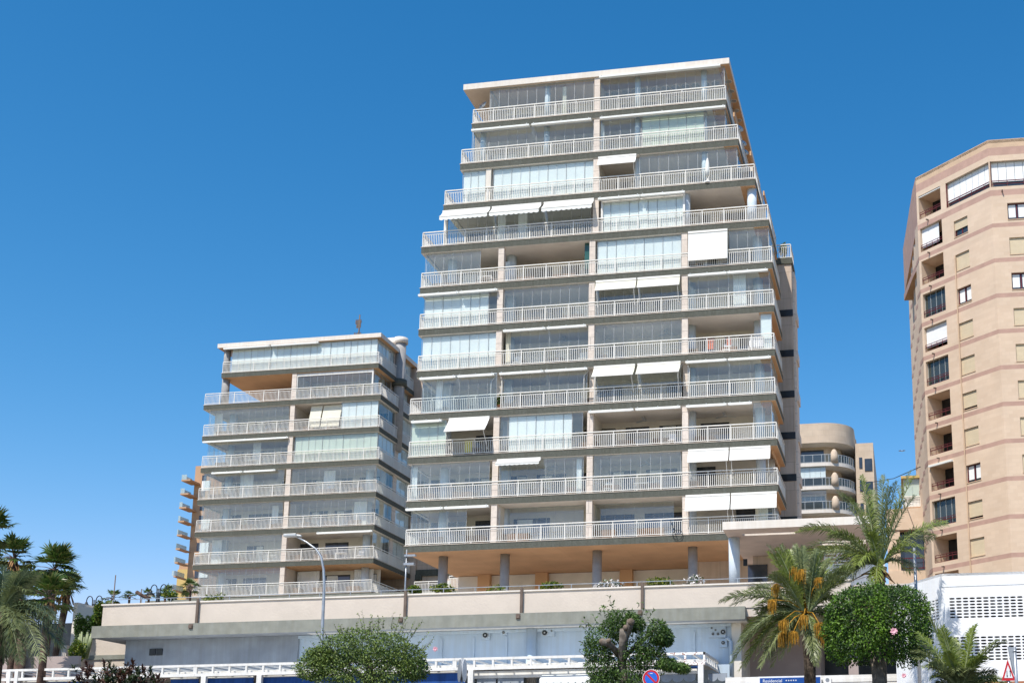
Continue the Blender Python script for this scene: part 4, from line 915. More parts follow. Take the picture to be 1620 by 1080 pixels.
# fruiting date palm with orange clusters
Yq = 44.0; C = pxp(1276, 972, Yq); t = thing('date_palm', 'shorter date palm hung with orange fruit clusters behind the blue signboard', 'palm tree', (C.x, Yq, 4.5))
tips = [((1147,950),-.3,.34),((1196,965),.5,.3),((1158,1047),-.5,.42),((1178,1052),.1,.40),((1200,1052),-.9,.36),((1218,1048),.4,.36),((1175,1010),.9,.4),((1216,872),.2,.12),((1236,862),-.6,.06),((1262,868),.5,.05),((1290,878),-.4,.06),((1225,905),-1,.16),
      ((1348,897),.1,.22),((1335,915),-.8,.25),((1318,880),.6,.14),((1322,945),.9,.32),((1288,1042),-1.1,.30),((1240,1030),.8,.4),((1330,985),.9,.38),((1250,880),1.2,.1),((1185,930),1.0,.3),((1300,900),1.3,.1)]
datepalm(t, C, [(pxp(x, y, Yq+dy), lf) for (x, y), dy, lf in tips], 64, .42, 4, extra=4, Rr=1.5, mats=('pf2','pf1'), droop=.25, dup=2)
trunk(t, [(C.x+.05,Yq,4.4),(C.x+.08,Yq,6.2),(C.x,Yq,C.z-.75),(C.x,Yq,C.z-.2)], [.22,.21,.2,.27], 'ptrunk')
rnd = random.Random(11)
for (x, y, dy) in ((1238,1012,-.9),(1272,985,-1.0),(1256,1010,-1.1),(1302,1012,-.9),(1228,935,-.4),(1268,912,-.5),(1222,960,-.7),(1296,997,-1),(1240,992,-1.1),(1296,925,-.3),(1256,908,-.4)):
    m = MB(); P = pxp(x, y, Yq+dy); top = P+Vector((0,0,.28)); m.tube([C+Vector((0,0,.1)), (C+top)/2+Vector((0,0,.22)), top], [.025,.02,.015], 5)
    for i in range(90):
        a = rnd.uniform(0, 6.28); r = rnd.uniform(.02,.19); h = rnd.uniform(.12,.55); q = top+Vector((math.cos(a)*r, math.sin(a)*r, -h)); mid = (top+q)/2+Vector((math.cos(a)*r*.5, math.sin(a)*r*.5, .06))
        m.tube([top, mid, q], [.006,.007,.006], 3, 0, cap=False)
        if i % 2: m.lathe((q.x, q.y, q.z), [(.0,-.02),(.016,0),(0,.02)], 5)
    m.build('fruit_cluster', M['fruit'], t)

# clipped round tree
Yt = 41.0; C = pxp(1387, 992, Yt); t = thing('clipped_tree', 'glossy dense round clipped tree with a pink flower, in front of the tall palm', 'tree', (C.x, Yt, 4.4))
rnd = random.Random(21); m = MB(); rad = (1.90, 1.75, 1.50)
from mathutils import noise
for i in range(26000):
    v = rv(rnd).normalized(); 
    if v.z < -.75: continue
    lump = 1+.12*noise.noise(v*2.1+Vector((3,1,2)))+.07*noise.noise(v*6)
    if v.x < -.3: lump -= .04
    lump *= .90/(abs(v.x)**3+abs(v.y)**3+abs(v.z)**3)**.333; rr = lump*(1-.30*rnd.random()**1.7) if i % 9 else lump*rnd.uniform(1.0,1.045)
    p = C+Vector((v.x*rad[0]*rr, v.y*rad[1]*rr, v.z*rad[2]*rr)); d = (v*.6+rv(rnd)*.9+Vector((0,0,-.25))).normalized()
    leaf(m, p, d, (v+rv(rnd)*.7+Vector((0,0,.4))).normalized(), rnd.uniform(.07,.13), rnd.uniform(.022,.036), 0 if noise.noise(p*1.7) + rnd.uniform(-.5,.5) > -.05 else 1)
m.build('crown', [M['lf1'], M['lf2']], t)
sprigs(t, C, (1.85,1.7,1.45), 34, .11, [M['lf1'], M['trunk']], 5, lo=1, length=(.12,.3))
trunk(t, [(C.x,Yt,4.3),(C.x+.03,Yt,5.3),(C.x,Yt,6.3)], [.26,.24,.3], limbs=[([(C.x,Yt,5.9),(C.x+.7,Yt,6.9),(C.x+1,Yt,7.5)],[.16,.1,.03]),([(C.x,Yt,5.9),(C.x-.7,Yt-.2,6.9),(C.x-.9,Yt,7.6)],[.16,.1,.03])])
def bloom(t, P, r, mt='flower', seed=1):
    rnd = random.Random(seed); m = MB(); P = Vector(P)
    for k in range(9):
        a = k*2.399; v = Vector((math.cos(a), -.5, math.sin(a))).normalized()
        leaf(m, P, v, Vector((0,-1,.3)).normalized(), r, r*.5, 0)
    m.build('flower', M[mt], t)
bloom(t, pxp(1414, 998, Yt-1.9), .13); bloom(t, pxp(1430, 1068, Yt-1.2), .09)

# olive-toned flowering shrub tree in the middle left
Ys = 40.0; C = pxp(585, 1043, Ys); t = thing('flowering_shrub_tree', 'wide olive green flowering tree with wispy shoots in front of the podium', 'tree', (C.x, Ys, 4.3))
rad = (2.15, 1.5, 1.25); rnd = random.Random(31); m = MB()
cl = [(-2.15,-.25,.45),(-1.95,.15,.35),(-1.6,-.05,.5),(-1.15,.35,.62),(-.55,.5,.7),(.1,.42,.75),(.8,.35,.62),(1.4,.05,.55),(1.65,-.35,.42),(-1.3,-.55,.6),(-.5,-.3,.85),(.5,-.3,.85),(1.1,-.6,.6),(-.1,-.9,.8),(-1.7,.25,.25)]
for i in range(21000):
    cx, cz, r = rnd.choice(cl); v = rv(rnd); v = v.normalized()*(v.length**.5); p = C+Vector((cx+v.x*r, v.y*r*1.3+rnd.uniform(-.3,.3), cz+v.z*r*.85))
    d = (v*.6+rv(rnd)+Vector((0,0,-.15))).normalized(); leaf(m, p, d, (rv(rnd)+Vector((0,-.3,.8))).normalized(), rnd.uniform(.07,.13), rnd.uniform(.018,.032), 0 if rnd.random() < .6 else 1)
m.build('crown', [M['lh1'], M['lh2']], t)
sprigs(t, C, (2.2,1.2,1.25), 60, .10, [M['lh1'], M['trunk']], 6, length=(.25,.6))
sprigs(t, C+Vector((.3,0,.2)), (1.2,.8,1.0), 12, .10, [M['lh1'], M['trunk']], 7, length=(.6,.95))
trunk(t, [(C.x+.1,Ys,4.2),(C.x+.05,Ys,5.2),(C.x,Ys,6.2)], [.16,.13,.12], limbs=[([(C.x,Ys,5.4),(C.x+.8,Ys,6.1),(C.x+1.4,Ys,6.6)],[.09,.06,.02]),([(C.x,Ys,5.4),(C.x-.8,Ys,6.1),(C.x-1.5,Ys,6.7)],[.09,.06,.02])])
bloom(t, pxp(689, 1026, Ys-1.0), .1, seed=3)

# pollarded hibiscus tree
Yh = 43.0; C = pxp(985, 1030, Yh); t = thing('pollarded_tree', 'pollarded tree with knobbly grey trunk and dark green shoots beside the no stopping sign', 'tree', (C.x, Yh, 4.4))
s_ = 1/44.5*1.0; rnd = random.Random(41); m = MB()
cl = [(0,52,22,14),(-8,40,22,16),(18,44,14,10),(-34,22,22,18),(-40,2,18,16),(-30,-22,26,18),(0,-30,34,20),(24,0,26,20),(44,12,20,22),(58,30,13,18),(70,22,8,12),(45,-12,24,16),(10,-50,40,20),(-25,-48,28,16),(75,-22,12,8),(95,-28,10,5)]
for i in range(15000):
    cx, cz, rx, rz_ = rnd.choice(cl); v = rv(rnd); v = v.normalized()*(v.length**.6); p = C+Vector(((cx+v.x*rx*1.2)/44.5, v.y*.75, (cz+v.z*rz_*1.15)/44.5))
    d = (v*.5+rv(rnd)+Vector((0,0,-.35))).normalized(); leaf(m, p, d, (rv(rnd)+Vector((0,-.3,.8))).normalized(), rnd.uniform(.09,.16), rnd.uniform(.018,.03), 0 if rnd.random() < .5 else 1)
m.build('crown', [M['hib'], M['lf2']], t)
sprigs(t, C, (1.5,.8,1.9), 60, .15, [M['hib'], M['trunk']], 9, lo=1, length=(.2,.45))
q = lambda x, y, dy=0: pxp(x, y, Yh+dy)
trunk(t, [q(985,1110),q(985,1070),q(984,1045),q(986,1020,-.5),q(988,995,-.7)], [.2,.17,.16,.16,.17], limbs=[([q(984,1040),q(968,1022,-.5),q(960,1016,-.8),q(952,1014,-.85)],[.13,.11,.12,.14]),([q(986,1015,-.4),q(996,990,-.8),q(998,980,-.8)],[.13,.13,.15]),([q(985,1040),q(1020,1010),q(1045,985)],[.1,.06,.02])])
m = MB()
cw = mat('cut_wood', (.25,.19,.14), .9, .25, 8, .6, 14)
for (x, y, r) in ((998,983,.14),(953,1014,.12),(963,1013,.10),(990,992,.11)):
    m = MB(); c_ = q(x, y, -.85); m.lathe(c_, [(0,-r),(r*.7,-r*.75),(r,-.1*r),(r*.85,r*.55),(.3*r,r*.9),(0,r*.95)], 12); m.build('pollard_knob', cw, t)

# dark reddish shrub low at the left
Yr = 26.0; C = pxp(205, 1083, Yr); t = thing('reddish_shrub', 'dark shrub with reddish brown pointed leaf rosettes at the bottom left', 'shrub', (C.x, Yr, 2.3))
rnd = random.Random(51); m = MB()
for i in range(330):
    x = rnd.uniform(-1.1, 1.15); top = .46*(1-abs((x+.15)/1.15)**2.4)-(.16 if .45 < x < .62 else 0)-(.12 if x > .45 else 0); z = rnd.uniform(-.9, top); y = rnd.uniform(-.9,.7)
    p = C+Vector((x, y, z)); ax = (Vector((x*.5, y*.5-.1, .9))+rv(rnd)*.4).normalized(); red = rnd.random() < .45
    for k in range(16):
        v = (rv(rnd)+ax*.75).normalized(); leaf(m, p+ax*rnd.uniform(-.1,.08), v, (ax+rv(rnd)*.4).normalized(), rnd.uniform(.1,.19), rnd.uniform(.018,.03), 0 if red else 1)
m.build('foliage', [M['lr1'], M['lr2']], t)
trunk(t, [(C.x,Yr,2.2),(C.x,Yr,C.z-.2)], [.1,.05], limbs=[([(C.x,Yr,2.6),(C.x+.6,Yr,C.z)],[.06,.02]),([(C.x,Yr,2.6),(C.x-.6,Yr,C.z)],[.06,.02])], name='stem')

# low palms at the bottom right
Yl = 38.0; C = pxp(1520, 1090, Yl); t = thing('young_date_palm', 'low young date palm spreading in front of the white car park wall', 'palm tree', (C.x, Yl, 4.1))
tips = [((1470,975),.2,.1),((1488,995),-.5,.1),((1540,992),.3,.12),((1580,1012),-.2,.22),((1598,1078),-.6,.3),((1575,1062),.3,.3),((1450,1000),.6,.15),((1445,1040),-.5,.25),((1455,1020),.9,.2),((1510,1010),1,.1),((1500,1030),-.9,.1),((1470,1050),-1,.2),((1560,1040),-1,.25),((1540,1062),-.8,.2),((1480,1070),.2,.2)]
datepalm(t, C, [(pxp(x, y, Yl+dy), lf) for (x, y), dy, lf in tips], 56, .36, 8, extra=8, Rr=1.3, mats=('pf2','pf1'))
trunk(t, [(C.x,Yl,3.9),(C.x,Yl,C.z)], [.3,.3], 'ptrunk')

# ------------------------------------------------------------------ left side: palms, ramp wall, planting
def fanpalm(label, px, py, Y, r, seed, n=30, z0=6, yellow=.2, lean=0, small=False):
    rnd = random.Random(seed); C = pxp(px, py, Y); t = thing('fan_palm', label, 'palm tree', (C.x+lean, Y, z0), 'fan palms at the left edge'); m = MB()
    for i in range(n):
        a = rnd.uniform(0, 6.283); e = rnd.uniform(-.7, 1.35); v = Vector((math.cos(a)*math.cos(e), math.sin(a)*math.cos(e), math.sin(e)))
        P = C+v*r*rnd.uniform(.3,.52); m.tube([C+v*.1, (C+P)/2+Vector((0,0,.05)), P], [.03,.02,.015], 4, 1)
        s = v.cross(Vector((0,0,1))).normalized() if abs(v.z) < .95 else Vector((1,0,0)); nn = s.cross(v).normalized(); nb = 20
        for k in range(nb):
            th = -1.35+2.7*k/(nb-1)+rnd.uniform(-.05,.05); dd = v*math.cos(th)+s*math.sin(th); L = r*.52*rnd.uniform(.7,1.15)*(1-.12*abs(th))
            w = (v*-math.sin(th)+s*math.cos(th))*L*.06; p1 = P+dd*L*.55+nn*.02; p2 = P+dd*L-Vector((0,0,L*rnd.uniform(.05,.3)))
            j = len(m.v); m.v += [tuple(P), tuple(p1+w), tuple(p2), tuple(p1-w)]; m.f.append((j,j+1,j+2,j+3)); m.m.append(0 if rnd.random() > yellow else 2); m.sm.append(0)
    m.build('crown', [M['fp'], M['brown'], M['fpy']], t)
    q_ = .35 if small else 1
    trunk(t, [(C.x+lean,Y,z0-.5),(C.x+lean*.6,Y,(z0+C.z)/2),(C.x,Y,C.z-.9*q_),(C.x,Y,C.z)], [.24*q_,.18*q_,.2*q_,.24*q_], 'wtrunk')
    if small: return
    m = MB()
    for i in range(26):
        a = rnd.uniform(0, 6.283); v = Vector((math.cos(a), math.sin(a), 0)); p = C+v*.2+Vector((0,0,-rnd.uniform(.1,.7))); m.quad(p-v.cross(Vector((0,0,1)))*.06, p+v.cross(Vector((0,0,1)))*.06, p+v*.28+Vector((0,0,-.6)), p+v*.2+Vector((0,0,-.65)))
    m.build('dry_skirt', M['dry'], t)
fanpalm('fan palm on the left with its crown against the sky, nearest the frame corner', 22, 882, 66, 1.75, 61)
fanpalm('fan palm with a tall full crown standing highest of the pair near the lamp', 86, 900, 64, 1.95, 62, n=38)
fanpalm('bright green fan palm below the taller crown, over the ramp wall', 78, 945, 58, 1.75, 63, n=34, yellow=.3)
fanpalm('slender fan palm leaning right beside the double street lamp', 106, 932, 67, 1.6, 64, n=28, lean=-.6)
fanpalm('fan palm cut by the left frame edge, highest on that side', -16, 842, 62, 1.85, 65)
fanpalm('shaded fan palm half hidden behind the date palm fronds', 30, 938, 60, 1.9, 66, n=34, yellow=.05)
Yd = 48; C = pxp(0, 968, Yd); t = thing('date_palm', 'large grey green date palm with drooping fronds cut by the left edge', 'palm tree', (C.x, Yd, 4.6))
tips = [((58,912),.3,.12),((30,905),-.5,.1),((85,968),.2,.25),((100,1000),-.4,.32),((78,1040),-.8,.36),((55,1052),.2,.4),((98,1022),.5,.35),((30,1045),-.9,.3),((12,1040),.4,.3),((90,985),-1,.3),((40,930),1,.15),((10,905),.8,.1),((64,1010),1.2,.3),((36,1000),-1.5,.3),((-70,950),0,.3),((-80,1000),.4,.3),((-30,1050),0,.3),((-40,900),.4,.2)]
datepalm(t, C, [(pxp(x, y, Yd+dy), lf) for (x, y), dy, lf in tips], 60, .62, 12, extra=8, Rr=2.3, mats=('pf3','pf2'), droop=.3)
trunk(t, [(C.x,Yd,4.4),(C.x,Yd,C.z)], [.35,.3], 'ptrunk')
rnd = random.Random(3)
m = MB(); t = thing('palm_trunk_stump', 'bare grey palm trunk standing in the shade behind the white pergola rail', 'palm trunk', (pxp(34,1050,60).x, 60, 4.5))
p = pxp(34, 1022, 60); trunk(t, [(p.x,60,4.4),(p.x,60,p.z+.7)], [.3,.26], 'wtrunk')
# ramp with curved concrete wall
RW = thing('curved_ramp_wall', 'tall curved concrete ramp wall with stepped top left of the podium', 'wall', (-48.5, 69, 4.5)); b = RW
m = MB(); a = pxp(116, 952, 66); pr = [(0,0)]
for i in range(4):
    xa = a.x+.05+1.05*i; ya = 66+1.9*i; za = pxp(118+12*i, 952+5*i, ya).z
    m.box(xa, xa+.28, ya, ya+1.9, 4.5, za-.02, 0); m.prism([(xa+.28, ya), (xa+1.6, ya+1.6), (xa+1.6, ya+1.9), (xa, ya+1.9)], 4.5, za-.25)
m.build('wall', M['wall'], b)
m = MB()
for i in range(13):
    x0 = -49.6-i*.42; t0 = i/12; z = 8.4+1.3*t0**.7 if i < 9 else 9.6
    m.box(x0-.42, x0, 61+1.2*math.sin(t0*2), 61.3+1.2*math.sin(t0*2), 4.5, 9.3-1.1*(abs(t0-.25))**1.2-.05*i)
m.build('curved_parapet', M['wall'], b)
m = MB(); a = pxp(100, 985, 75); m.box(-64, a.x+2.6, 75, 76, 4.5, pxp(105,985,75).z); m.build('dark_void', M['dark'], b)  # near-black box stands in for the darkness of the void behind the palms
m = MB(); z = pxp(105,985,74.5).z; m.bar((-62,74.8,z+1),( a.x+1.6,74.8,z+1), .04)
for i in range(5): m.bar((a.x+1.6-2.1*i,74.8,z),(a.x+1.6-2.1*i,74.8,z+1), .03)
m.build('railing', M['dmetal'], b)
m = MB(); p0 = onY(141,1008,64.5); p1 = onY(197,1012,64.5); m.box(p0.x, XL-.01, 64.5, 64.7, 4.5, p0.z-.1, 0); q0 = onY(141,1036,64.4); q1 = onY(141,1043,64.4); m.box(p0.x+.05, XL-.05, 64.42, 64.498, q1.z, q0.z, 1)
m.box(p0.x-2.4, p0.x-.002, 63, 64.7, 4.5, q1.z+.1, 0); m.box(p0.x-.35, p0.x-.05, 62.7, 63, 4.5, q0.z+.4, 0)
tag(m.build('garden_wall', [M['podium'], M['ledge']]), 'short cream garden wall with a grey stripe under the left end of the podium ledge', 'wall')
m = MB(); a = pxp(0,1040,60.5); c = pxp(125,1040,60.5); m.box(a.x-4, c.x, 60.5, 60.7, 4.5, a.z); tag(m.build('planter_wall', M['pink']), 'low shaded concrete wall behind the white rail at the far left', 'wall')  # shade on the concrete is put into the darker pinkish colour
# planting around the ramp
def shrub(name, label, cat, px, py, Y, rad, n, L, mats, seed, z0=None, group=None):
    C = pxp(px, py, Y); t = thing(name, label, cat, (C.x, Y, z0 if z0 is not None else C.z-rad[2]), group)
    crown(t, C, rad, n, L, [M[mats[0]], M[mats[1]]], seed, name='foliage', lumps=8)
    return t, C
t, C = shrub('hedge', 'clipped green hedge block in front of the curved ramp wall', 'hedge', 130, 1000, 64.0, (.5,.5,1.1), 2600, .13, ('hedge','lf2'), 71)
t, C = shrub('hedge', 'narrow hedge squeezed between the ramp wall and the podium parapet', 'hedge', 154, 994, 65.0, (.35,.5,1.05), 2600, .13, ('hedge','lf1'), 72)
t, C = shrub('climbing_shrub', 'light green shrub top showing above the podium corner by the lamp', 'shrub', 159, 968, 64.4, (.34,.5,.65), 1500, .14, ('yl','hedge'), 73)
t, C = shrub('yellow_shrub', 'yellow green rounded shrub below the cactus clump', 'shrub', 121, 1031, 61.5, (.5,.5,.75), 2200, .11, ('yl','hedge'), 74)
C = pxp(134, 1010, 62.5); t = thing('candelabra_cactus', 'pale green candelabra cactus clump against the clipped hedge', 'cactus', (C.x, 62.5, 8)); m = MB(); rnd = random.Random(4)
for i in range(16):
    x = rnd.uniform(-.45,.45); h = rnd.uniform(.4,1.0); z0 = C.z-1.1; m.tube([(C.x+x*.4,62.5+rnd.uniform(-.2,.2),z0),(C.x+x,62.5,z0+.8),(C.x+x*1.25,62.5,z0+.9+h*.7)], [.07,.07,.05], 6)
m.build('stems', M['agave'], t)

# plants on the podium parapet
def clump(px, py, w, label, mats=('hedge','yl'), seed=0, n=500, L=.16, Y=63.0):
    C = pxp(px, py, Y); t = thing('terrace_plant', label, 'plant', (C.x, Y, 12.0), 'plants along the podium parapet')
    crown(t, C, (w, .4, .28), n, L, [M[mats[0]], M[mats[1]]], seed, name='foliage', lumps=6)
    m = MB(); m.box(C.x-w*.8, C.x+w*.8, Y-.2, Y+.2, 11.06, 12.1); m.build('planter', M['terracotta'], t)
clump(657, 934, .35, 'small green plant on the parapet below the thin pole', seed=81)
clump(704, 930, .7, 'leafy plant on the parapet by the leftmost column under the tower', seed=82)
clump(872, 928, .75, 'low green plant on the parapet between the second and third columns', seed=83)
clump(786, 932, .5, 'thin green plant on the parapet left of the second column', seed=84, n=250)
clump(1042, 921, .8, 'green plant on the parapet left of the rightmost column', seed=85)
clump(1100, 918, .6, 'green plant with pale flowers on the parapet below the rightmost column', ('hedge','wflower'), seed=86, n=260)
clump(964, 924, .8, 'white flowering plant on the parapet below the third column', ('hedge','wflower'), seed=87, n=300)
clump(340, 946, .7, 'plant on the parapet below the left end of the lower block', seed=88, n=250)
clump(268, 940, .5, 'yellow green bush on the parapet near the twin lamp', ('yl','hedge'), seed=89, Y=64)
for i, (px, py, r, lab) in enumerate(((178,946,.75,'dark small palm left of the thin mast on the terrace'),(205,943,.55,'dark small palm right of the thin mast on the terrace'),(236,940,.6,'small palm under the arm of the twin lamp'),(262,936,.7,'green fan palm right of the twin lamp'),(302,930,.8,'green palm tuft in front of the lower block corner'))):
    fanpalm(lab, px, py, 72, r*1.1, 90+i, n=18, z0=11, small=True)
# twin street lamps
def twinlamp(px, py, Y, label, gaps=.42):
    P = pxp(px, py, Y); t = thing('twin_street_lamp', label, 'street lamp', (P.x, Y, 9), 'twin lamps along the terrace'); m = MB()
    m.tube([(P.x,Y,8),(P.x,Y,P.z-.1)], [.07,.05], 8)
    for dx in (-.1, 0, .1): m.tube([(P.x+dx,Y,P.z-.8),(P.x+dx,Y,P.z+.15)], .03, 6)
    m.box(P.x-.15, P.x+.15, Y-.04, Y+.04, P.z-.75, P.z-.68); m.box(P.x-.15, P.x+.15, Y-.04, Y+.04, P.z-.3, P.z-.24)
    for s in (-1, 1):
        m.tube([(P.x+s*.12,Y,P.z-.2)]+[(P.x+s*(.12+gaps*.5*(1-math.cos(a))),Y,P.z+.1+.3*math.sin(a)) for a in [math.pi*k/8 for k in range(9)]]+[(P.x+s*(.12+gaps),Y,P.z+.0)], .03, 6)
    m.build('pole', M['dmetal'], t)
    for s in (-1, 1):
        m = MB(); m.lathe((P.x+s*(.12+gaps),Y,P.z-.25), [(.27,0),(.25,.05),(.13,.14),(.08,.2),(.07,.27),(.02,.3)], 14); l_ = m.build('lamp_shade', M['dmetal'], t)
        m = MB(); m.lathe((P.x+s*(.12+gaps),Y,P.z-.36), [(.04,0),(.12,.05),(.14,.109)], 10); m.build('lamp_glass', M['cream'], l_)
twinlamp(149, 952, 70, 'black twin lamp with curved arms beside the fan palms')
twinlamp(251, 934, 70, 'black twin lamp with curved arms nearer the lower block')
for px, py0, py1, lab, Y in ((183,909,945,'thin grey mast above the left podium corner',68),(224,931,950,'short thin grey pole between the mast and the twin lamp',68)):
    a = pxp(px, py0, Y); m = MB(); m.tube([(a.x,Y,11.1),(a.x,Y,a.z)], [.04,.03], 6); t = m.build('slender_mast', M['brown']); tag(t, lab, 'mast')
a = pxp(219, 937, 67); m = MB(); m.tube([pxp(216,936,67), pxp(226,942,67), pxp(236,946,67)], [.12,.1,.12], 7); tag(m.build('dead_palm_stem', M['wtrunk']), 'cut dry palm stem lying above the parapet between the pole and the lamp', 'palm stem')
# street lamp with curved arm
Yl2 = 55; t = thing('street_lamp', 'tall grey street lamp with curved arm crossing the lower block', 'street lamp', (pxp(512,980,Yl2).x, Yl2, 4.5))
x = pxp(512,980,Yl2).x; m = MB(); P = [(x,Yl2,4.5),(x,Yl2,7)]+[tuple(pxp(a_, b_, Yl2)) for a_, b_ in ((513,925),(512,900),(508,880),(500,868),(485,857),(470,849))]
m.tube(P, [.1,.085,.07,.06,.055,.05,.045,.04], 10); m.build('pole', M['metal'], t)
p = pxp(460, 846.5, Yl2); m = MB(); m.obox(p, (.33,0,-.0), (0,.14,0), (0,0,.075)); m.obox(p+Vector((.42,0,-.03)), (.15,0,-.02), (0,.08,0), (0,0,.05)); m.build('lamp_head', M['alum'], t, bevel=.03)
t = thing('terrace_light_pole', 'thin pole with a small bracket light between the two blocks', 'light pole', (pxp(641,930,64).x, 64, 11.1)); a = pxp(641.5, 880, 64); x = pxp(641,930,64).x
m = MB(); m.tube([(x,64,11),(x,64,a.z+.4)], [.05,.04], 8); m.build('pole', M['metal'], t); m = MB(); m.box(x-.1, x+.55, 63.9, 64.1, a.z+.0, a.z+.1); m.box(x-.1, x+.5, 63.85, 64.15, a.z-.5, a.z-.38); m.build('bracket_light', M['metal'], t)
t = thing('light_pole', 'slim galvanised pole rising behind the white car park wall', 'pole', (pxp(1449,920,52).x, 49, 4.5)); x = pxp(1449,930,49).x
m = MB(); m.tube([(x,49,4.5),(x,49,pxp(1449,866,49).z)], [.085,.06], 10); m.build('pole', M['metal'], t)
# cables
m = MB(); a = pxp(1380, 762, 120); c = pxp(1456, 738, 95); m.tube([a, (a+c)/2-Vector((0,0,.3)), c], .035, 5); tag(m.build('overhead_cable', M['dmetal']), 'overhead cable running from the curved building to the brick tower', 'cable')
m = MB(); P = pxp(1427, 713, 130); 
for s in (-1, 1):
    m.quad(P, P+Vector((s*.2,-.06,.1)), P+Vector((s*.4,0,.02)), P+Vector((s*.18,.08,-.02)))
m.tube([P+Vector((0,-.25,0)), P+Vector((0,0,0)), P+Vector((0,.3,.02))], [.02,.07,.02], 6); tag(m.build('gull', M['signw']), 'small white gull gliding between the curved building and the brick tower', 'bird')
# traffic signs
t = thing('no_stopping_sign', 'round red and blue no stopping sign beside the pollarded tree', 'traffic sign', (pxp(1030,1072,41).x, 41, 4.3)); P = pxp(1030, 1072, 41)
m = MB(); N = 28
for r0, r1, y, mi in ((0,.30,0,0),(0,.285,-.004,1),(0,.215,-.008,2)):
    m.tube([(P.x,41+y,P.z),(P.x,41+y-.003,P.z)], [r1, r1], N, mi)
m.obox((P.x,40.985,P.z), (.21*.707,0,-.21*.707), (.024,0,.024), (0,.002,0), 1); m.build('sign_plate', [M['signw'], M['signr'], M['signb']], t)
m = MB(); m.obox((P.x+.01,40.984,P.z+.16), (.05,0,0), (0,.001,0), (0,0,.01)); m.build('plate_mark', M['signw'], t)
m = MB(); m.tube([(P.x,41.06,4.3),(P.x,41.06,P.z+.25)], .03, 8); m.build('sign_post', M['metal'], t)
t = thing('paired_round_sign', 'pair of round traffic signs seen edge on in front of the navy awning', 'traffic sign', (pxp(732,1060,41).x, 41, 4.3)); P = pxp(731, 1060, 41)
for s, nm in ((-1,-.55),(1,.5)):
    c_ = P+Vector((s*.09,0,.0)); m = MB(); d = Vector((math.cos(.28*s+1.57*0), math.sin(.3)*s, 0)).normalized(); ax = Matrix.Rotation(.16 if s < 0 else -.2, 3, 'Z') @ Vector((P.y, -P.x, 0)).normalized()
    m.tube([c_-ax*.008, c_+ax*.008], [.4,.4], 24); m.build('sign_plate', M['metal'] if s < 0 else M['signw'], t)
m = MB(); m.tube([(P.x,41,4.3),(P.x,41,P.z+.45)], .035, 8); m.build('sign_post', M['metal'], t)
Yw = 34; P = pxp(1597, 1070, Yw); t = thing('two_way_warning_sign', 'red bordered triangular sign with two opposite arrows at the bottom right', 'traffic sign', (P.x, Yw, 3.5))
A_ = pxp(1594, 1044, Yw); B2 = pxp(1585.5, 1075, Yw); C2 = pxp(1606, 1075, Yw); cen = (A_+B2+C2)/3; m = MB()
def tri3(k, y, mi):
    q = [cen+(v-cen)*k+Vector((0,y,0)) for v in (A_, B2, C2)]; m.tri(q[0], q[1], q[2], mi); m.tri(q[0]+Vector((0,.01,0)), q[2]+Vector((0,.01,0)), q[1]+Vector((0,.01,0)), mi)
tri3(1.08, 0, 1); tri3(.66, -.006, 0)
for sx_, d_ in ((-.035,-1),(.05,1)):
    c_ = cen+Vector((sx_,-.012,-.0)); m.obox(c_, (.008,0,0), (0,.001,0), (0,0,.075), 2); m.tri(c_+Vector((-.022,-.003,.05*d_)), c_+Vector((.022,-.003,.05*d_)), c_+Vector((0,-.003,.1*d_)), 2)
m.build('sign_plate', [M['signw'], M['signr'], M['black']], t); m = MB(); m.tube([(cen.x,Yw+.05,3.4),(cen.x,Yw+.05,cen.z+.1)], .03, 8); m.build('sign_post', M['metal'], t)
Yw = 31; P = pxp(1606, 1024, Yw); t = thing('edge_on_sign', 'grey sign seen edge on clamped to a galvanised post at the bottom right corner', 'traffic sign', (P.x, Yw, 3.2))
m = MB(); x = pxp(1607,1060,Yw).x; m.tube([(x,Yw,3.1),(x,Yw,P.z+.02)], .042, 12); m.tube([(x,Yw,P.z-.1),(x,Yw,P.z-.06)], .05, 12); m.build('sign_post', M['metal'], t)
m = MB(); a, c, d, e = pxp(1594,1022,Yw+.1), pxp(1605,1023,Yw), pxp(1605,1068,Yw), pxp(1602,1062,Yw+.1)
for o_ in (0, .02): m.quad(a+Vector((0,o_,0)), c+Vector((0,o_,0)), d+Vector((0,o_,0)), e+Vector((0,o_,0)))
m.quad(a, e, e+Vector((0,.02,0)), a+Vector((0,.02,0))); m.build('sign_plate', M['conc'], t)

# ------------------------------------------------------------------ things on the balconies
def dish(px, py, Y, r, label, aim=(-.5,-.8,.4)):
    P = pxp(px, py, Y); t = thing('satellite_dish', label, 'satellite dish', tuple(P)); ax = Vector(aim).normalized(); m = MB()
    m.tube([P-ax*.02, P+ax*r*.12, P+ax*r*.3, P+ax*r*.27, P+ax*r*.1, P], [r*.2, r*.7, r, r*.94, r*.6, .01], 16); m.build('reflector', M['dish'], t)
    m = MB(); m.bar(P-Vector((0,0,r*.2)), P+ax*r*1.1-Vector((0,0,r*.5)), .02); m.tube([P, P-ax*.2, P-ax*.2-Vector((0,0,.6))], .03, 6); m.build('bracket', M['metal'], t)
dish(765, 169, 75.8, .38, 'white satellite dish at the top left corner of the tower')
dish(1169, 205, 79.5, .32, 'highest of the small white dishes on the right side of the tower', (.5,-.8,.3)); dish(1175, 228, 80.5, .28, 'middle white dish on the right side of the tower', (.5,-.8,.3)); dish(1178, 242, 80.9, .28, 'lowest small white dish on the right side of the tower', (.5,-.8,.3))
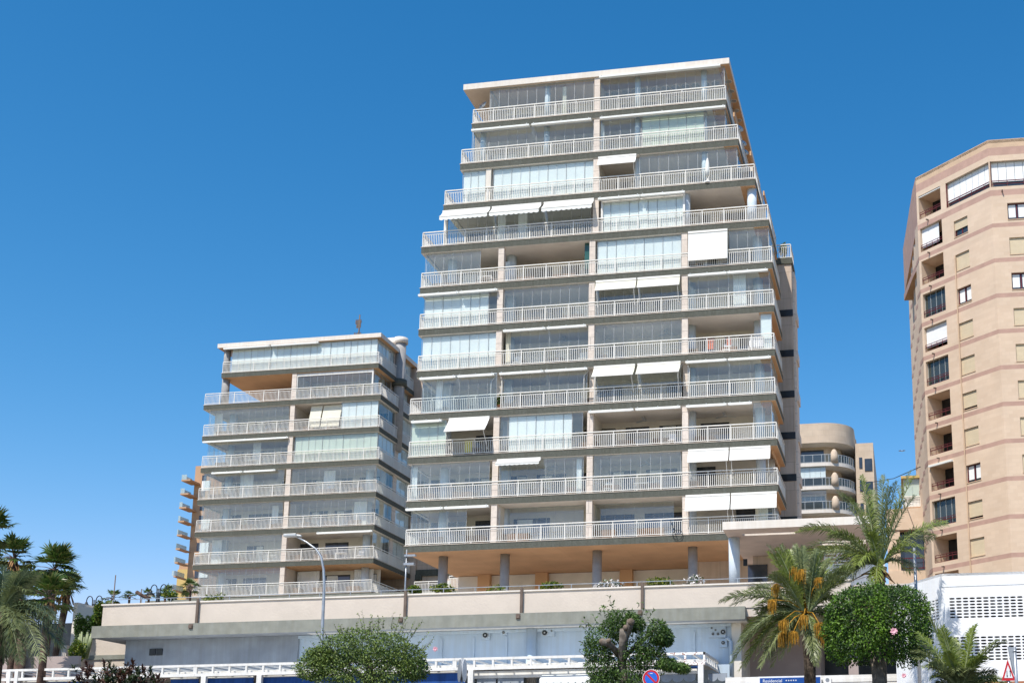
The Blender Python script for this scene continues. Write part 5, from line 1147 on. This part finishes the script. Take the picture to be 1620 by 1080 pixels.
def chair(x, Y, z, label, mt='signw', group='white balcony chairs', rz=0):
    t = thing('balcony_chair', label, 'chair', (x, Y, z), group)
    m = MB(); m.box(x-.24, x+.24, Y-.24, Y+.24, z+.4, z+.44); m.build('seat', M[mt], t); m = MB(); m.box(x-.24, x+.24, Y+.22, Y+.26, z+.42, z+.95); m.build('backrest', M[mt], t)
    for sx_ in (-.21, .21):
        for sy_ in (-.2, .2): m = MB(); m.box(x+sx_-.02, x+sx_+.02, Y+sy_-.02, Y+sy_+.02, z, z+.4); m.build('leg', M[mt], t)
def table(x, Y, z, label, mt='signw', w=.5):
    t = thing('balcony_table', label, 'table', (x, Y, z), 'balcony tables'); m = MB(); m.box(x-w, x+w, Y-.35, Y+.35, z+.7, z+.74); m.build('tabletop', M[mt], t)
    for sx_ in (-w+.05, w-.05):
        for sy_ in (-.3, .3): m = MB(); m.box(x+sx_-.02, x+sx_+.02, Y+sy_-.02, Y+sy_+.02, z, z+.7); m.build('leg', M[mt], t)
def onf(px, k, Y=YF+.9, ZZ=Z): return xf(px, ZZ[k]+.5, Y)
chair(onf(818,4,YF+.8), YF+.8, Z[4], 'white chair at the left end of a fifth floor balcony bay'); chair(onf(922,4,YF+.8), YF+.8, Z[4], 'white chair beside the pillar at the right end of the same fifth floor bay')
table(onf(770,6), YF+.8, Z[6], 'round cornered white table in the open part of the left seventh floor balcony'); chair(onf(1063,2,YF+.8), YF+.8, Z[2], 'white folding chair at the right of the long third floor balcony')
chair(onf(1190,4,YF+.6), YF+.6, Z[4], 'pale chair by the glass corner of the fifth floor right balcony'); chair(onf(1150,4,YF+.9), YF+.9, Z[4], 'white deck chair with red cushion colour beside the orange towel')
chair(onf(962,1), YF+.9, Z[1], 'white chair behind glass on the second floor'); table(onf(1015,1), YF+1.2, Z[1], 'white table behind glass on the second floor right of centre')
def hang(px, k, mt, label, w=.45, h=.75):
    x = onf(px, k, YF+.12); m = MB()
    for i in range(6):
        a, c = x-w/2+w*i/6, x-w/2+w*(i+1)/6; ya, yc = YF+.13+.02*(i % 2), YF+.13+.02*((i+1) % 2); m.quad((a,ya,Z[k]+.98-h),(c,yc,Z[k]+.98-h),(c,yc,Z[k]+.98),(a,ya,Z[k]+.98)); m.quad((a,ya+.012,Z[k]+.98-h),(c,yc+.012,Z[k]+.98-h),(c,yc+.012,Z[k]+.98),(a,ya+.012,Z[k]+.98))
    tag(m.build('towel', M[mt]), label, 'towel', 'towels on the railings')
hang(741, 2, 'ytowel', 'yellow towel hanging on the railing below the tilted white awning', .55, .8); hang(1124, 4, 'towel', 'orange towel hung on the fifth floor right railing', .45, .7); hang(1153, 4, 'towel', 'second orange cloth right of the orange towel', .3, .5)
hang(1197, 4, 'signw', 'pale patterned cloth hung at the right end of the fifth floor railing', .9, .75)
x = onf(791, 3, YF+.3); t = thing('potted_plant', 'yellow green potted plant behind the railing at the fourth floor pillar', 'potted plant', (x, YF+.3, Z[3])); m = MB(); m.lathe((x,YF+.3,Z[3]), [(.12,0),(.17,.35),(.18,.36)], 12); m.build('pot', M['terracotta'], t); crown(t, (x,YF+.3,Z[3]+.75), (.28,.2,.45), 500, .16, [M['yl'], M['hedge']], 5, name='foliage', lumps=4)
x = -7.6; t = thing('potted_plant', 'yellowish potted plant on the rear roof terrace at the right of the tower', 'potted plant', (x, 82.8, 39.05)); m = MB(); m.lathe((x,82.8,39.05), [(.15,0),(.2,.4)], 10); m.build('pot', M['ytowel'], t); crown(t, (x,82.8,40.0), (.3,.25,.65), 400, .16, [M['yl'], M['hedge']], 6, name='foliage', lumps=4)
x = xf(1121, Z[8]+1.2, YF+.6); t = thing('folded_parasol', 'folded white parasol standing on the third balcony from the top', 'parasol', (x, YF+1.2, Z[8])); m = MB(); m.lathe((x,YF+.13,Z[8]), [(.25,0),(.25,.1),(.03,.12),(.03,.5)], 10); m.build('base', M['dish'], t); m = MB(); m.lathe((x,YF+.13,Z[8]+.5), [(.14,0),(.17,.5),(.12,1.0),(.03,1.35)], 10); m.build('canopy', M['awn'], t)
x = onf(1072, 0, YF); m = MB(); N = 18
m.tube([(x+.02+.32*math.cos(6.283*i/N), YF-.08, Z[0]-.02+.32*math.sin(6.283*i/N)) for i in range(N+1)], .02, 5); m.bar((x-.45, YF-.06, Z[0]+.95), (x, YF-.06, Z[0]-.3), .018); tag(m.build('hoop_net', M['dmetal']), 'dark hoop net leaning outside the lowest balcony railing', 'hoop net')
for px, k, lab in ((430,0,'round white table at the lower block, lowest glazed bay'),(402,3,'white table behind the railing, fourth glazed floor of the lower block'),(540,0,'small white table on the open right balcony of the lower block')): table(xf(px, Z2[k]+.6, YG+.9), YG+1.0, Z2[k], lab)
chair(xf(570, Z2[0]+.6, YG+.9), YG+.9, Z2[0], 'white chair at the right end of the open balcony on the lower block')

# stair and railing glimpsed between the two blocks
t = thing('outdoor_stair', 'white outdoor stair wall and railing glimpsed under the left end of the tower', 'stair', (-31, 93, 17)); a = pxp(733, 905, 93); c = pxp(760, 934, 93)
m = MB(); m.prism([(a.x, 93), (c.x+2, 93), (c.x+2, 93.3), (a.x, 93.3)], c.z-2, a.z-.1); m.build('stair_wall', M['parking'], t)
p = pxp(710, 932, 92.5); railing(t, p.x, a.x, 92.5, p.z, name='stair_railing', h=1.1); p0 = pxp(655, 938, 97); p1 = pxp(700, 938, 97); railing(t, p0.x, p1.x, 97, p0.z-.1, name='terrace_railing')
